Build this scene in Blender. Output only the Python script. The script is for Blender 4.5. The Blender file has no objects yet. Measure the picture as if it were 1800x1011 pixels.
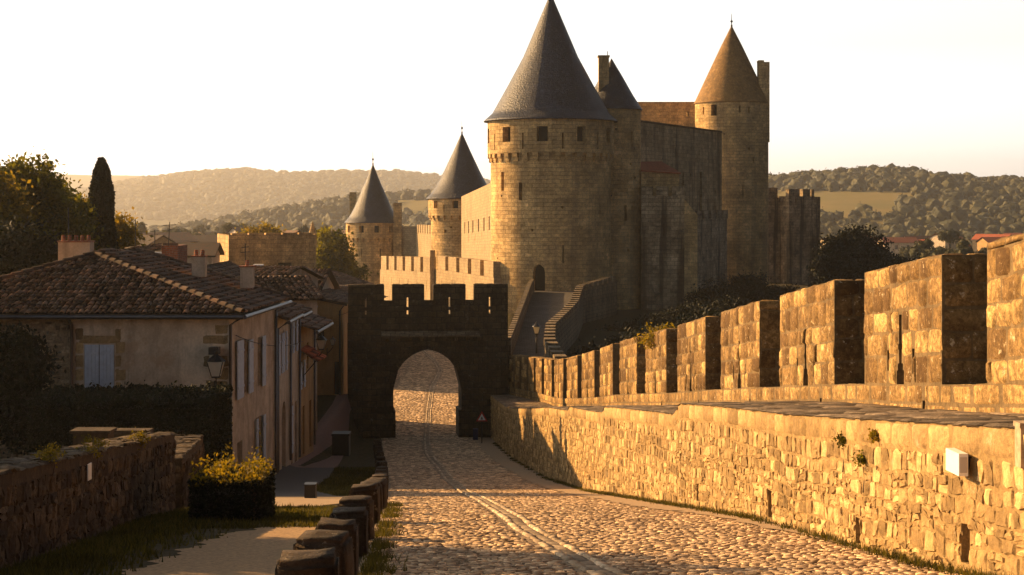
import bpy, bmesh, math, random
import numpy as np
from mathutils import Vector, Matrix
R = math.radians
rng = np.random.default_rng(7)
random.seed(7)
S = bpy.context.scene
C = S.collection
F = 2854.0; H = 370.0          # focal length in photo pixels, horizon row

def PX(px, d): return (px-900)/F*d
def PZ(py, d): return (H-py)/F*d
def P(px, py, d): return np.array([PX(px, d), d, PZ(py, d)])

# ------------------------------------------------------------------ mesh accumulator
class MB:
    def __init__(s):
        s.v = []; s.uv = []; s.f4 = []; s.f3 = []; s.n = 0
    def add(s, v, uv, faces, mat=0, tone=.5, smooth=False):
        v = np.asarray(v, float).reshape(-1, 3); uv = np.asarray(uv, float).reshape(-1, 2)
        f = np.asarray(faces, int) + s.n
        t = np.broadcast_to(np.asarray(tone, float), (len(f),))
        m = np.full(len(f), mat); sm = np.full(len(f), smooth)
        (s.f4 if f.shape[1] == 4 else s.f3).append((f, m, t, sm))
        s.v.append(v); s.uv.append(uv); s.n += len(v)
    def grid(s, Pt, uv, mat=0, smooth=False, tone=.5, mask=None, closed=False):
        nu, nv = Pt.shape[:2]
        idx = np.arange(nu*nv).reshape(nu, nv)
        q = np.stack([idx[:-1, :-1], idx[1:, :-1], idx[1:, 1:], idx[:-1, 1:]], -1).reshape(-1, 4)
        if mask is not None: q = q[mask.reshape(-1)]
        if len(q): s.add(Pt.reshape(-1, 3), uv.reshape(-1, 2), q, mat, tone, smooth)
    def quad(s, a, b, c, d, mat=0, tone=.5, uv=None):
        a, b, c, d = [np.asarray(q, float) for q in (a, b, c, d)]
        if uv is None:
            w = np.linalg.norm(b-a); h = np.linalg.norm(d-a)
            u0 = a[0]*.7+a[1]*.7
            uv = [(u0, a[2]), (u0+w, a[2]), (u0+w, a[2]+h), (u0, a[2]+h)]
        s.add([a, b, c, d], uv, [[0, 1, 2, 3]], mat, tone)
    def tri(s, a, b, c, mat=0, tone=.5):
        s.add([a, b, c], [(a[0]+a[1], a[2]), (b[0]+b[1], b[2]), (c[0]+c[1], c[2])], [[0, 1, 2]], mat, tone)
    def prism(s, foot, z0, z1, mat=0, topmat=None, tone=.5, bottom=True):
        foot = [np.asarray(p, float) for p in foot]; n = len(foot); L = 0
        z0 = [z0]*n if np.isscalar(z0) else z0; z1 = [z1]*n if np.isscalar(z1) else z1
        for i in range(n):
            j = (i+1) % n; a, b = foot[i], foot[j]; l = np.linalg.norm(b[:2]-a[:2])
            s.add([(a[0], a[1], z0[i]), (b[0], b[1], z0[j]), (b[0], b[1], z1[j]), (a[0], a[1], z1[i])],
                  [(L, z0[i]), (L+l, z0[j]), (L+l, z1[j]), (L, z1[i])], [[0, 1, 2, 3]], mat, tone); L += l
        tm = mat if topmat is None else topmat
        if n == 4:
            s.add([(p[0], p[1], z) for p, z in zip(foot, z1)], [(p[0], p[1]) for p in foot], [[0, 1, 2, 3]], tm, tone)
            if bottom: s.add([(p[0], p[1], z) for p, z in zip(foot, z0)], [(p[0], p[1]) for p in foot], [[3, 2, 1, 0]], mat, tone)
    def box(s, x0, x1, y0, y1, z0, z1, mat=0, tone=.5):
        s.prism([(x0, y0), (x1, y0), (x1, y1), (x0, y1)], z0, z1, mat, None, tone)
    def tube(s, pts, rad, n=8, mat=0, tone=.5, cap=True):
        pts = [np.asarray(p, float) for p in pts]; k = len(pts)
        rad = [rad]*k if np.isscalar(rad) else rad
        G = np.zeros((k, n+1, 3)); U = np.zeros((k, n+1, 2)); L = 0
        for i, p in enumerate(pts):
            t = pts[min(i+1, k-1)]-pts[max(i-1, 0)]; t = t/(np.linalg.norm(t)+1e-9)
            a = np.cross(t, [0, 0, 1.]) if abs(t[2]) < .95 else np.cross(t, [1., 0, 0]); a /= np.linalg.norm(a); b = np.cross(t, a)
            if i: L += np.linalg.norm(p-pts[i-1])
            for j in range(n+1):
                an = 2*math.pi*j/n
                G[i, j] = p+rad[i]*(math.cos(an)*a+math.sin(an)*b); U[i, j] = (an*rad[0], L)
        s.grid(G, U, mat, True, tone)
        if cap:
            for i in (0, k-1):
                s.add(np.vstack([G[i, :-1], pts[i]]), np.zeros((n+1, 2)), [[j, (j+1) % n, n] for j in range(n)], mat, tone)
    def lathe(s, c, prof, n=48, mat=0, smooth=True, tone=.5, uref=None, a0=0, a1=2*math.pi):
        th = np.linspace(a0, a1, n+1); prof = np.asarray(prof, float)
        L = np.concatenate([[0], np.cumsum(np.linalg.norm(np.diff(prof, axis=0), axis=1))])
        r = prof[:, 0][None, :]; z = prof[:, 1][None, :]
        G = np.stack([c[0]+r*np.sin(th)[:, None], c[1]-r*np.cos(th)[:, None], np.broadcast_to(z, (n+1, len(prof)))], -1)
        ur = uref or prof[:, 0].max()
        U = np.stack([np.broadcast_to((th*ur)[:, None], G.shape[:2]), np.broadcast_to(L[None, :], G.shape[:2])], -1)
        s.grid(G, U, mat, smooth, tone)
    def build(s, name, mats, parent=None, origin=None):
        V = np.concatenate(s.v); UV = np.concatenate(s.uv)
        if parent is not None: o = np.array(parent['_loc'])
        elif origin is not None: o = np.array(origin, float)
        else: o = np.array([(V[:, 0].min()+V[:, 0].max())/2, (V[:, 1].min()+V[:, 1].max())/2, V[:, 2].min()])
        V = V-o
        me = bpy.data.meshes.new(name)
        L = []; st = []; mi = []; tn = []; sm = []; k = 0
        for lst, c in ((s.f4, 4), (s.f3, 3)):
            for f, m, t, q in lst:
                L.append(f.reshape(-1)); st.append(k+np.arange(len(f))*c); k += len(f)*c
                mi.append(m); tn.append(t); sm.append(q)
        L = np.concatenate(L); st = np.concatenate(st); mi = np.concatenate(mi); tn = np.concatenate(tn); sm = np.concatenate(sm)
        me.vertices.add(len(V)); me.vertices.foreach_set('co', V.astype(np.float32).ravel())
        me.loops.add(len(L)); me.loops.foreach_set('vertex_index', L.astype(np.int32))
        me.polygons.add(len(st)); me.polygons.foreach_set('loop_start', st.astype(np.int32))
        me.polygons.foreach_set('material_index', mi.astype(np.int32))
        me.update(calc_edges=True)
        me.polygons.foreach_set('use_smooth', sm)
        ul = me.uv_layers.new(name='UVMap'); ul.data.foreach_set('uv', UV[L].astype(np.float32).ravel())
        at = me.attributes.new('tone', 'FLOAT', 'FACE'); at.data.foreach_set('value', tn.astype(np.float32))
        for m in (mats if isinstance(mats, (list, tuple)) else [mats]): me.materials.append(m)
        me.update()
        ob = bpy.data.objects.new(name, me); C.objects.link(ob)
        if parent is not None: ob.parent = parent
        else: ob.location = o; ob['_loc'] = [float(q) for q in o]
        return ob

def tag(o, label=None, cat=None, group=None, kind=None):
    if label: o['label'] = label
    if cat: o['category'] = cat
    if group: o['group'] = group
    if kind: o['kind'] = kind
    return o
def thing(name, label, cat, loc, group=None):
    o = bpy.data.objects.new(name, None); C.objects.link(o); o.location = [float(q) for q in loc]
    o['_loc'] = [float(q) for q in loc]; o.empty_display_size = .2
    return tag(o, label, cat, group)
def copy_tree(o, parent=None):
    c = o.copy(); C.objects.link(c); c.parent = parent
    for ch in [q for q in S.objects if q.parent == o]: copy_tree(ch, c)
    return c

# ------------------------------------------------------------------ materials
class NT:
    def __init__(s, name):
        s.m = bpy.data.materials.new(name); s.m.use_nodes = True; s.t = s.m.node_tree; s.t.nodes.clear()
        s.out = s.n('ShaderNodeOutputMaterial'); s._uv = None; s._ob = None
    def n(s, t, **k):
        x = s.t.nodes.new(t)
        for a, b in k.items(): setattr(x, a, b)
        return x
    def l(s, a, b): s.t.links.new(a, b)
    @property
    def uv(s):
        if not s._uv: s._uv = s.n('ShaderNodeTexCoord')
        return s._uv.outputs['UV']
    @property
    def ob(s):
        if not s._uv: s._uv = s.n('ShaderNodeTexCoord')
        return s._uv.outputs['Object']
    @property
    def geo(s):
        if not s._ob: s._ob = s.n('ShaderNodeNewGeometry')
        return s._ob.outputs['Position']
    def scale(s, vec, sc):
        x = s.n('ShaderNodeMapping'); s.l(vec, x.inputs[0]); x.inputs['Scale'].default_value = sc; return x.outputs[0]
    def noise(s, vec, sc, det=4, rough=.6, dist=0):
        x = s.n('ShaderNodeTexNoise'); s.l(vec, x.inputs['Vector']); x.inputs['Scale'].default_value = sc
        x.inputs['Detail'].default_value = det; x.inputs['Roughness'].default_value = rough; x.inputs['Distortion'].default_value = dist
        return x.outputs['Fac']
    def step(s, v, lo, hi, a=0., b=1.):
        x = s.n('ShaderNodeMapRange'); s.l(v, x.inputs[0]); x.inputs[1].default_value = lo; x.inputs[2].default_value = hi
        x.inputs[3].default_value = a; x.inputs[4].default_value = b; return x.outputs[0]
    def mix(s, fac, a, b, mode='MIX'):
        x = s.n('ShaderNodeMix', data_type='RGBA', blend_type=mode)
        for sock, v in ((x.inputs[0], fac), (x.inputs[6], a), (x.inputs[7], b)):
            if isinstance(v, (int, float)): sock.default_value = v
            elif isinstance(v, (tuple, list)): sock.default_value = (*v[:3], 1)
            else: s.l(v, sock)
        return x.outputs[2]
    def math(s, op, a, b):
        x = s.n('ShaderNodeMath', operation=op)
        for sock, v in ((x.inputs[0], a), (x.inputs[1], b)):
            if isinstance(v, (int, float)): sock.default_value = v
            else: s.l(v, sock)
        return x.outputs[0]
    def tone(s):
        x = s.n('ShaderNodeAttribute'); x.attribute_name = 'tone'; return x.outputs['Fac']
    def grey(s, v):
        x = s.n('ShaderNodeCombineColor')
        for i in range(3): s.l(v, x.inputs[i])
        return x.outputs[0]
    def bsdf(s, col, rough=.9, bump=None, bstr=.3, bdist=.02, spec=.3, metal=0, trans=None):
        p = s.n('ShaderNodeBsdfPrincipled')
        if isinstance(col, (tuple, list)): p.inputs['Base Color'].default_value = (*col[:3], 1)
        else: s.l(col, p.inputs['Base Color'])
        p.inputs['Roughness'].default_value = rough; p.inputs['Specular IOR Level'].default_value = spec; p.inputs['Metallic'].default_value = metal
        if bump is not None:
            b = s.n('ShaderNodeBump'); b.inputs['Strength'].default_value = bstr; b.inputs['Distance'].default_value = bdist
            s.l(bump, b.inputs['Height']); s.l(b.outputs[0], p.inputs['Normal'])
        o = p.outputs[0]
        if trans:
            tb = s.n('ShaderNodeBsdfTranslucent'); 
            if isinstance(col, (tuple, list)): tb.inputs[0].default_value = (*trans[1], 1)
            else: s.l(s.mix(1., col, trans[1], 'MULTIPLY'), tb.inputs[0])
            mx = s.n('ShaderNodeMixShader'); mx.inputs[0].default_value = trans[0]; s.l(o, mx.inputs[1]); s.l(tb.outputs[0], mx.inputs[2]); o = mx.outputs[0]
        s.l(o, s.out.inputs['Surface']); return s.m

def stone(name, c1, c2, mortar=None, bw=.55, bh=.3, lichen=(.06, .045, .03), la=.5, streak=0., pale=.15, palecol=(.5, .44, .34), bump=.5, bdist=.03, var=.5, ms=.018, ps=3.4, fl=0, lt=.5):
    t = NT(name); uv = t.uv; pos = t.geo
    col = None; hgt = None
    n1 = t.noise(pos, .35, 5, .65); n2 = t.noise(pos, 2.2, 5, .7); n3 = t.noise(pos, 9, 5, .8)
    if mortar is not None:
        dn = t.n('ShaderNodeTexNoise'); dn.inputs['Scale'].default_value = 1.3; t.l(uv, dn.inputs['Vector'])
        va = t.n('ShaderNodeVectorMath', operation='SUBTRACT'); t.l(dn.outputs['Color'], va.inputs[0]); va.inputs[1].default_value = (.5, .5, .5)
        vb = t.n('ShaderNodeVectorMath', operation='SCALE'); t.l(va.outputs[0], vb.inputs[0]); vb.inputs['Scale'].default_value = .13
        vc = t.n('ShaderNodeVectorMath', operation='ADD'); t.l(uv, vc.inputs[0]); t.l(vb.outputs[0], vc.inputs[1])
        b = t.n('ShaderNodeTexBrick'); t.l(vc.outputs[0], b.inputs['Vector'])
        b.inputs['Color1'].default_value = (*c1, 1); b.inputs['Color2'].default_value = (*c2, 1); b.inputs['Mortar'].default_value = (*mortar, 1)
        b.inputs['Scale'].default_value = 1; b.inputs['Mortar Size'].default_value = ms; b.inputs['Mortar Smooth'].default_value = .3
        b.inputs['Brick Width'].default_value = bw; b.inputs['Row Height'].default_value = bh; b.inputs['Bias'].default_value = 0
        col = b.outputs['Color']; hgt = t.math('MULTIPLY', b.outputs['Fac'], -1.)
    else:
        col = t.mix(t.tone(), c2, c1)
        col = t.mix(.75, col, t.grey(t.step(t.tone(), 0, 1, .5, 1.45)), 'MULTIPLY')
    col = t.mix(1., col, t.grey(t.step(n1, .3, .7, 1-var*.55, 1+var*.45)), 'MULTIPLY')
    col = t.mix(1., col, t.grey(t.step(n2, .3, .7, 1-var*.4, 1+var*.4)), 'MULTIPLY')
    col = t.mix(1., col, t.grey(t.step(n3, .3, .7, .55, 1.4)), 'MULTIPLY')
    ln = t.noise(pos, 1.1, 6, .72, .4)
    col = t.mix(t.step(ln, lt, lt+.18, 0, la), col, lichen)
    if fl:
        fn = t.noise(pos, 11, 5, .8, .5); col = t.mix(t.step(fn, .46, .56, 0, fl), col, lichen)
    pn = t.noise(pos, ps, 5, .75, .2)
    col = t.mix(t.step(pn, .6, .67, 0, pale), col, palecol)
    if streak:
        sv = t.scale(uv, (.55, .05, 1)); sn = t.noise(sv, 1.3, 5, .65, .3)
        col = t.mix(t.step(sn, .5, .62, 0, streak), col, lichen)
    bn = t.math('ADD', t.math('MULTIPLY', n3, .8), t.math('MULTIPLY', n2, .9))
    if hgt is not None: bn = t.math('ADD', bn, hgt)
    return t.bsdf(col, .93, bn, bump, bdist, .15)

def plain(name, col, rough=.8, var=.25, sc=3., bump=.2, spec=.3, metal=0, usetone=False, trans=None, bd=.01, c2=None, stain=0):
    t = NT(name); n = t.noise(t.geo, sc, 5, .65)
    c = t.mix(t.step(n, .35, .65), col, c2) if c2 else t.mix(1., col, t.grey(t.step(n, .3, .7, 1-var, 1+var)), 'MULTIPLY')
    if stain:
        s1 = t.noise(t.scale(t.geo, (1.6, 1.6, .22)), 1.5, 6, .7, .4); s2 = t.noise(t.geo, .55, 6, .75, .5); s3 = t.noise(t.geo, 14, 4, .7)
        c = t.mix(t.step(s1, .5, .66, 0, stain), c, [q*.4 for q in col]); c = t.mix(t.step(s2, .54, .62, 0, stain), c, (col[0]*.6, col[1]*.5, col[2]*.42)); c = t.mix(1., c, t.grey(t.step(s3, .3, .7, .85, 1.15)), 'MULTIPLY')
    if usetone: c = t.mix(1., c, t.grey(t.step(t.math('POWER', t.tone(), 1.6), 0, 1, .35, 1.9)), 'MULTIPLY')
    return t.bsdf(c, rough, n, bump, bd, spec, metal, trans)

M = {}
M['castle'] = stone('castle_stone', (.66, .44, .19), (.46, .30, .125), (.30, .19, .085), .75, .36, la=.5, streak=.35, var=.9, pale=.3, palecol=(.5, .4, .26), bump=.8, bdist=.05, lichen=(.085, .06, .038))
M['castle_lit'] = stone('palace_stone', (.42, .31, .17), (.33, .24, .13), (.24, .17, .10), .5, .3, la=.3, pale=.2, var=.35)
M['curtain'] = stone('curtain_stone', (.54, .40, .22), (.34, .245, .13), (.17, .12, .065), .8, .4, la=.55, streak=.75, lichen=(.04, .033, .026), pale=.35, palecol=(.40, .34, .25), var=.7, bump=.8, bdist=.05)
M['curtain2'] = stone('blackened_curtain_stone', (.50, .38, .23), (.30, .22, .13), (.13, .095, .055), .7, .38, la=.85, lt=.47, streak=.9, lichen=(.030, .025, .020), pale=.5, palecol=(.42, .36, .27), var=.8, bump=.9, bdist=.05)
M['houserubble'] = stone('house_rubble', (.42, .32, .20), (.24, .18, .11), None, la=.5, pale=.4, bump=.8, var=.6, fl=.3)
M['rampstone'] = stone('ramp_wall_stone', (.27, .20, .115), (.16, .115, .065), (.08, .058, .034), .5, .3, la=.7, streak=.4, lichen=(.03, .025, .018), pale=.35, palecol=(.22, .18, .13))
M['ramppave'] = stone('ramp_paving', (.13, .115, .10), (.09, .08, .07), (.06, .052, .045), .3, .2, la=.4, pale=.2, palecol=(.2, .17, .14), var=.5)  # darkened paving, the shade on the ramp is put into its colour
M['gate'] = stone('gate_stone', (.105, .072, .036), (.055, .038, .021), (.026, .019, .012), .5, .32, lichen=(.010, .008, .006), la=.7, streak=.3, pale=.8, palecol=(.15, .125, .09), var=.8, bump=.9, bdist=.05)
M['ashlar'] = stone('rampart_ashlar', (.50, .32, .12), (.23, .13, .045), None, lichen=(.07, .038, .015), la=.85, lt=.46, pale=.85, palecol=(.60, .48, .30), bump=1., bdist=.03, var=.75, ps=9., fl=.6)
M['rubble'] = stone('rubble_stone', (.50, .335, .145), (.30, .195, .078), None, lichen=(.2, .13, .06), la=.3, pale=.35, palecol=(.62, .52, .34), bump=.9, bdist=.03, var=.4, fl=.25)
M['joint'] = stone('ashlar_joint', (.20, .135, .065), (.16, .11, .05), None, la=.5, pale=.1, bump=.5)
M['mortar'] = stone('wall_mortar', (.33, .22, .09), (.27, .18, .075), None, la=.3, lichen=(.2, .13, .06), pale=.1, bump=.8, var=.3)
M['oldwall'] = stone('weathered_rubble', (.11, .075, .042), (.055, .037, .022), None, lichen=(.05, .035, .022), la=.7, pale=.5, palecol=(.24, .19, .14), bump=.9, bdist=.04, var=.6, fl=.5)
M['bollard'] = stone('bollard_stone', (.13, .09, .055), (.09, .062, .04), None, lichen=(.05, .038, .025), la=.6, pale=.5, palecol=(.38, .31, .22), bump=1., bdist=.06, var=.8, fl=.5, ps=8.)
M['ledge'] = stone('ledge_paving', (.22, .165, .11), (.14, .105, .07), None, la=.5, pale=.4, palecol=(.3, .25, .18), var=.6, bump=.9, fl=.4)
M['cobble'] = stone('cobble_stone', (.64, .45, .27), (.30, .205, .125), None, lichen=(.13, .095, .065), la=.2, pale=.45, palecol=(.46, .36, .25), bump=.4, bdist=.01, var=.3)
M['roadbed'] = stone('road_bed', (.42, .30, .18), (.27, .19, .12), (.12, .085, .052), .16, .13, la=.2, pale=.15, var=.35, bump=.8, bdist=.02, ms=.02)
M['gutter'] = stone('gutter_stone', (.50, .38, .25), (.33, .245, .16), None, lichen=(.25, .19, .13), la=.2, pale=.3, bump=.4, var=.25)
M['dark'] = plain('dark_interior', (.012, .010, .008), 1, .2)
def slate(name, col, rough=.42):
    t = NT(name)
    b = t.n('ShaderNodeTexBrick'); t.l(t.uv, b.inputs['Vector'])
    b.inputs['Color1'].default_value = (*[c*1.15 for c in col], 1); b.inputs['Color2'].default_value = (*[c*.8 for c in col], 1); b.inputs['Mortar'].default_value = (*[c*.5 for c in col], 1)
    b.inputs['Scale'].default_value = 1; b.inputs['Mortar Size'].default_value = .012; b.inputs['Brick Width'].default_value = .28; b.inputs['Row Height'].default_value = .2
    n = t.noise(t.geo, .8, 6, .7); n2 = t.noise(t.geo, 6, 3, .6)
    c = t.mix(1., b.outputs['Color'], t.grey(t.step(n, .3, .7, .65, 1.4)), 'MULTIPLY')
    c = t.mix(t.step(n2, .63, .72, 0, .5), c, (.2, .17, .13))
    n3 = t.noise(t.geo, 2.2, 6, .75); c = t.mix(t.step(n3, .52, .66, 0, .5), c, [q*2.4 for q in col])
    return t.bsdf(c, rough, t.math('ADD', t.math('MULTIPLY', b.outputs['Fac'], -1.), t.math('MULTIPLY', n2, 1.5)), .9, .06, .3)
M['slate'] = slate('slate_roof', (.024, .030, .046), .45)
M['coneclay'] = slate('clay_cone_roof', (.26, .145, .045), .8)
M['clay'] = plain('clay_roof_tile', (.22, .11, .06), .9, .5, 3, .5, usetone=True, c2=(.12, .10, .08))
M['claybase'] = plain('roof_underlay', (.05, .035, .025), 1, .3)
M['redtile'] = plain('red_roof', (.34, .085, .035), .9, .3, 3, usetone=True)
M['plaster'] = plain('beige_plaster', (.62, .50, .36), .95, .3, 1.3, .4, c2=(.38, .295, .205), stain=.6)
M['plaster2'] = plain('cream_plaster', (.60, .485, .345), .95, .3, 1.3, .4, c2=(.42, .33, .23), stain=.6)
M['ochre'] = plain('ochre_plaster', (.42, .25, .095), .95, .3, 1.1, .25, c2=(.30, .18, .07), stain=.5)
M['quoin'] = stone('quoin_stone', (.36, .25, .12), (.24, .165, .085), None, la=.3, pale=.2)
M['shutter'] = plain('blue_grey_shutter_paint', (.44, .52, .62), .6, .15, 6, .1)
M['frame'] = plain('pale_window_frame', (.45, .42, .38), .6, .15)
M['metal'] = plain('dark_painted_metal', (.022, .022, .024), .5, .15, 8, .1, .5, .6)
M['zinc'] = plain('zinc_gutter', (.10, .10, .11), .45, .15, 8, .1, .5, .8)
M['glass'] = plain('lantern_frosted_glass', (.75, .70, .58), .3, .08, 4, .05, .5, trans=(.5, (1., .95, .8)))
M['pane'] = plain('dark_window_glass', (.03, .035, .04), .12, .1, 4, .02, .8)
M['brick'] = stone('chimney_brick', (.36, .12, .06), (.26, .09, .05), (.25, .2, .15), .22, .075, la=.2, pale=.1, ms=.01)
M['wood'] = plain('dark_old_wood', (.05, .033, .02), .8, .4, 6, .3)
M['white'] = plain('white_enamel', (.8, .78, .72), .5, .06, 3, .03)
M['red'] = plain('red_sign_paint', (.55, .03, .025), .5, .1)
M['black'] = plain('black_sign_paint', (.015, .015, .015), .5, .1)
M['blue'] = plain('blue_bin_plastic', (.006, .014, .06), .5, .1)
M['gravel'] = plain('sandy_gravel', (.48, .32, .175), 1, .3, 22, .8, .1, bd=.03, c2=(.22, .155, .095))
M['sand'] = plain('dusty_pavement', (.38, .28, .18), 1, .3, 12, .4, .1, c2=(.29, .21, .135))
M['asphalt'] = plain('grey_asphalt', (.10, .088, .08), 1, .3, 20, .4, .1, c2=(.075, .065, .06))
M['redpave'] = plain('reddish_paving', (.24, .145, .12), 1, .3, 12, .4, .1, c2=(.17, .11, .09))
M['earth'] = plain('grassy_earth', (.03, .030, .011), 1, .3, 5, .9, .05, bd=.03, c2=(.075, .055, .032))
M['plain'] = plain('plain_fields', (.14, .12, .055), 1, .3, .02, .3, .05, c2=(.07, .08, .03))
M['field'] = plain('dry_hill_field', (.22, .17, .07), 1, .3, .03, .3, .05, c2=(.17, .15, .06))
M['hillfar'] = plain('far_hill_scrub', (.10, .09, .05), 1, .3, .012, .3, .05, c2=(.06, .065, .03))
def leaf(name, c1, c2, tr=.35, tc=(1.6, 1.5, .5)):
    t = NT(name); n = t.noise(t.geo, .7, 2, .5)
    c = t.mix(t.tone(), c2, c1); c = t.mix(1., c, t.grey(t.step(n, .3, .7, .6, 1.4)), 'MULTIPLY')
    return t.bsdf(c, .7, None, trans=(tr, tc), spec=.2)
M['leaf'] = leaf('green_leaf', (.14, .125, .016), (.025, .034, .006), .5)
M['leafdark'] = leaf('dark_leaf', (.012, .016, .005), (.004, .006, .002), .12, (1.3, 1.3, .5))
M['leafgold'] = leaf('golden_leaf', (.22, .15, .02), (.07, .065, .012), .5)
M['cypress'] = leaf('cypress_leaf', (.018, .026, .008), (.008, .012, .004), .08, (1.2, 1.2, .6))
M['grass'] = leaf('grass_blade', (.085, .07, .017), (.025, .028, .008), .4)
M['wood_far'] = leaf('far_wood_leaf', (.075, .068, .024), (.032, .034, .014), .1, (1.2, 1.1, .5))
M['bark'] = plain('bark', (.09, .065, .045), .95, .35, 6, .5)

# ------------------------------------------------------------------ generic surface helpers
def arch_y(t, a, rise):
    t = np.abs(t)
    if rise >= a:
        Rr = (a*a+rise*rise)/(2*a)
        return np.sqrt(np.maximum(0, Rr*Rr-(t*a+Rr-a)**2))
    return rise*np.sqrt(np.maximum(0, 1-t*t))
def panel(mb, f, us, vs, holes=(), depth=.4, mat=0, back=1, through=False, smooth=False, rev=None):
    """holes: (u0,u1,v0,v1,rise)"""
    us = sorted(set([round(float(u), 4) for u in us]+[round(h[i], 4) for h in holes for i in (0, 1)]))
    vs = sorted(set([round(float(v), 4) for v in vs]+[round(h[i], 4) for h in holes for i in (2, 3)]))
    us = [u for i, u in enumerate(us) if i == 0 or u-us[i-1] > 1e-3]; vs = [v for i, v in enumerate(vs) if i == 0 or v-vs[i-1] > 1e-3]
    U, V = np.meshgrid(us, vs, indexing='ij'); G = f(U, V, np.zeros_like(U))
    cu = (U[:-1, :-1]+U[1:, 1:])/2; cv = (V[:-1, :-1]+V[1:, 1:])/2
    mask = np.ones_like(cu, bool)
    for h in holes: mask &= ~((cu > h[0]) & (cu < h[1]) & (cv > h[2]) & (cv < h[3]))
    mb.grid(G, np.stack([U, V], -1), mat, smooth, mask=mask)
    rm = mat if rev is None else rev
    def q(pts, uvs, m):
        a = np.array(pts, float); mb.add(f(a[:, 0], a[:, 1], a[:, 2]), uvs, [[0, 1, 2, 3]], m)
    for h in holes:
        u0, u1, v0, v1 = h[:4]; rise = h[4] if len(h) > 4 else 0; D = depth
        vt = v1-rise
        for u in (u0, u1): q([(u, v0, 0), (u, vt, 0), (u, vt, D), (u, v0, D)], [(u, v0), (u, vt), (u+D, vt), (u+D, v0)], rm)
        q([(u0, v0, 0), (u1, v0, 0), (u1, v0, D), (u0, v0, D)], [(u0, v0), (u1, v0), (u1, v0+D), (u0, v0+D)], rm)
        if rise:
            n = 14; tt = np.linspace(-1, 1, n+1); uu = (u0+u1)/2+tt*(u1-u0)/2; aa = vt+arch_y(tt, (u1-u0)/2, rise)
            for k in range(n):
                q([(uu[k], aa[k], 0), (uu[k+1], aa[k+1], 0), (uu[k+1], v1, 0), (uu[k], v1, 0)], [(uu[k], aa[k]), (uu[k+1], aa[k+1]), (uu[k+1], v1), (uu[k], v1)], mat)
                q([(uu[k], aa[k], 0), (uu[k+1], aa[k+1], 0), (uu[k+1], aa[k+1], D), (uu[k], aa[k], D)], [(uu[k], 0), (uu[k+1], 0), (uu[k+1], D), (uu[k], D)], rm)
                if through: q([(uu[k], aa[k], D), (uu[k+1], aa[k+1], D), (uu[k+1], v1, D), (uu[k], v1, D)], [(uu[k], aa[k]), (uu[k+1], aa[k+1]), (uu[k+1], v1), (uu[k], v1)], mat)
        else:
            q([(u0, v1, 0), (u1, v1, 0), (u1, v1, D), (u0, v1, D)], [(u0, v1), (u1, v1), (u1, v1+D), (u0, v1+D)], rm)
        if not through: q([(u0, v0, D), (u1, v0, D), (u1, v1, D), (u0, v1, D)], [(0, 0), (1, 0), (1, 1), (0, 1)], back)

def rects(u0, u1, v0, v1, ch, sl, holes=(), rnd=None, gap=.012, wob=0):
    """courses of stones as rectangles, clipped round the holes"""
    r = rnd or random; out = []; v = v0
    while v < v1-.03:
        h = r.uniform(*ch); h = min(h, v1-v)
        if v1-(v+h) < .06: h = v1-v
        u = u0-(r.random()*sl[0] if wob else 0)
        while u < u1-.02:
            l = r.uniform(*sl)
            if u1-(u+l) < sl[0]*.5: l = u1-u
            a, b, c, d = max(u, u0)+gap/2, min(u+l, u1)-gap/2, v+gap/2, v+h-gap/2
            if wob and l > sl[0]*1.4 and r.random() < .2: 
                mid = (c+d)/2; cand = [(a, b, c, mid-gap/2), (a, b, mid+gap/2, d)]
            else: cand = [(a, b, c, d)]
            for (a, b, c, d) in cand:
                segs = [(a, b)]
                for hh in holes:
                    if c < hh[3] and d > hh[2]:
                        ns = []
                        for (p, q) in segs:
                            if q <= hh[0] or p >= hh[1]: ns.append((p, q))
                            else:
                                if hh[0]-p > .04: ns.append((p, hh[0]-.004))
                                if q-hh[1] > .04: ns.append((hh[1]+.004, q))
                        segs = ns
                for p, q in segs:
                    if q-p > .02 and d-c > .02: out.append((p, q, c, d))
            u += l
        v += h
    return np.array(out)
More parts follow.
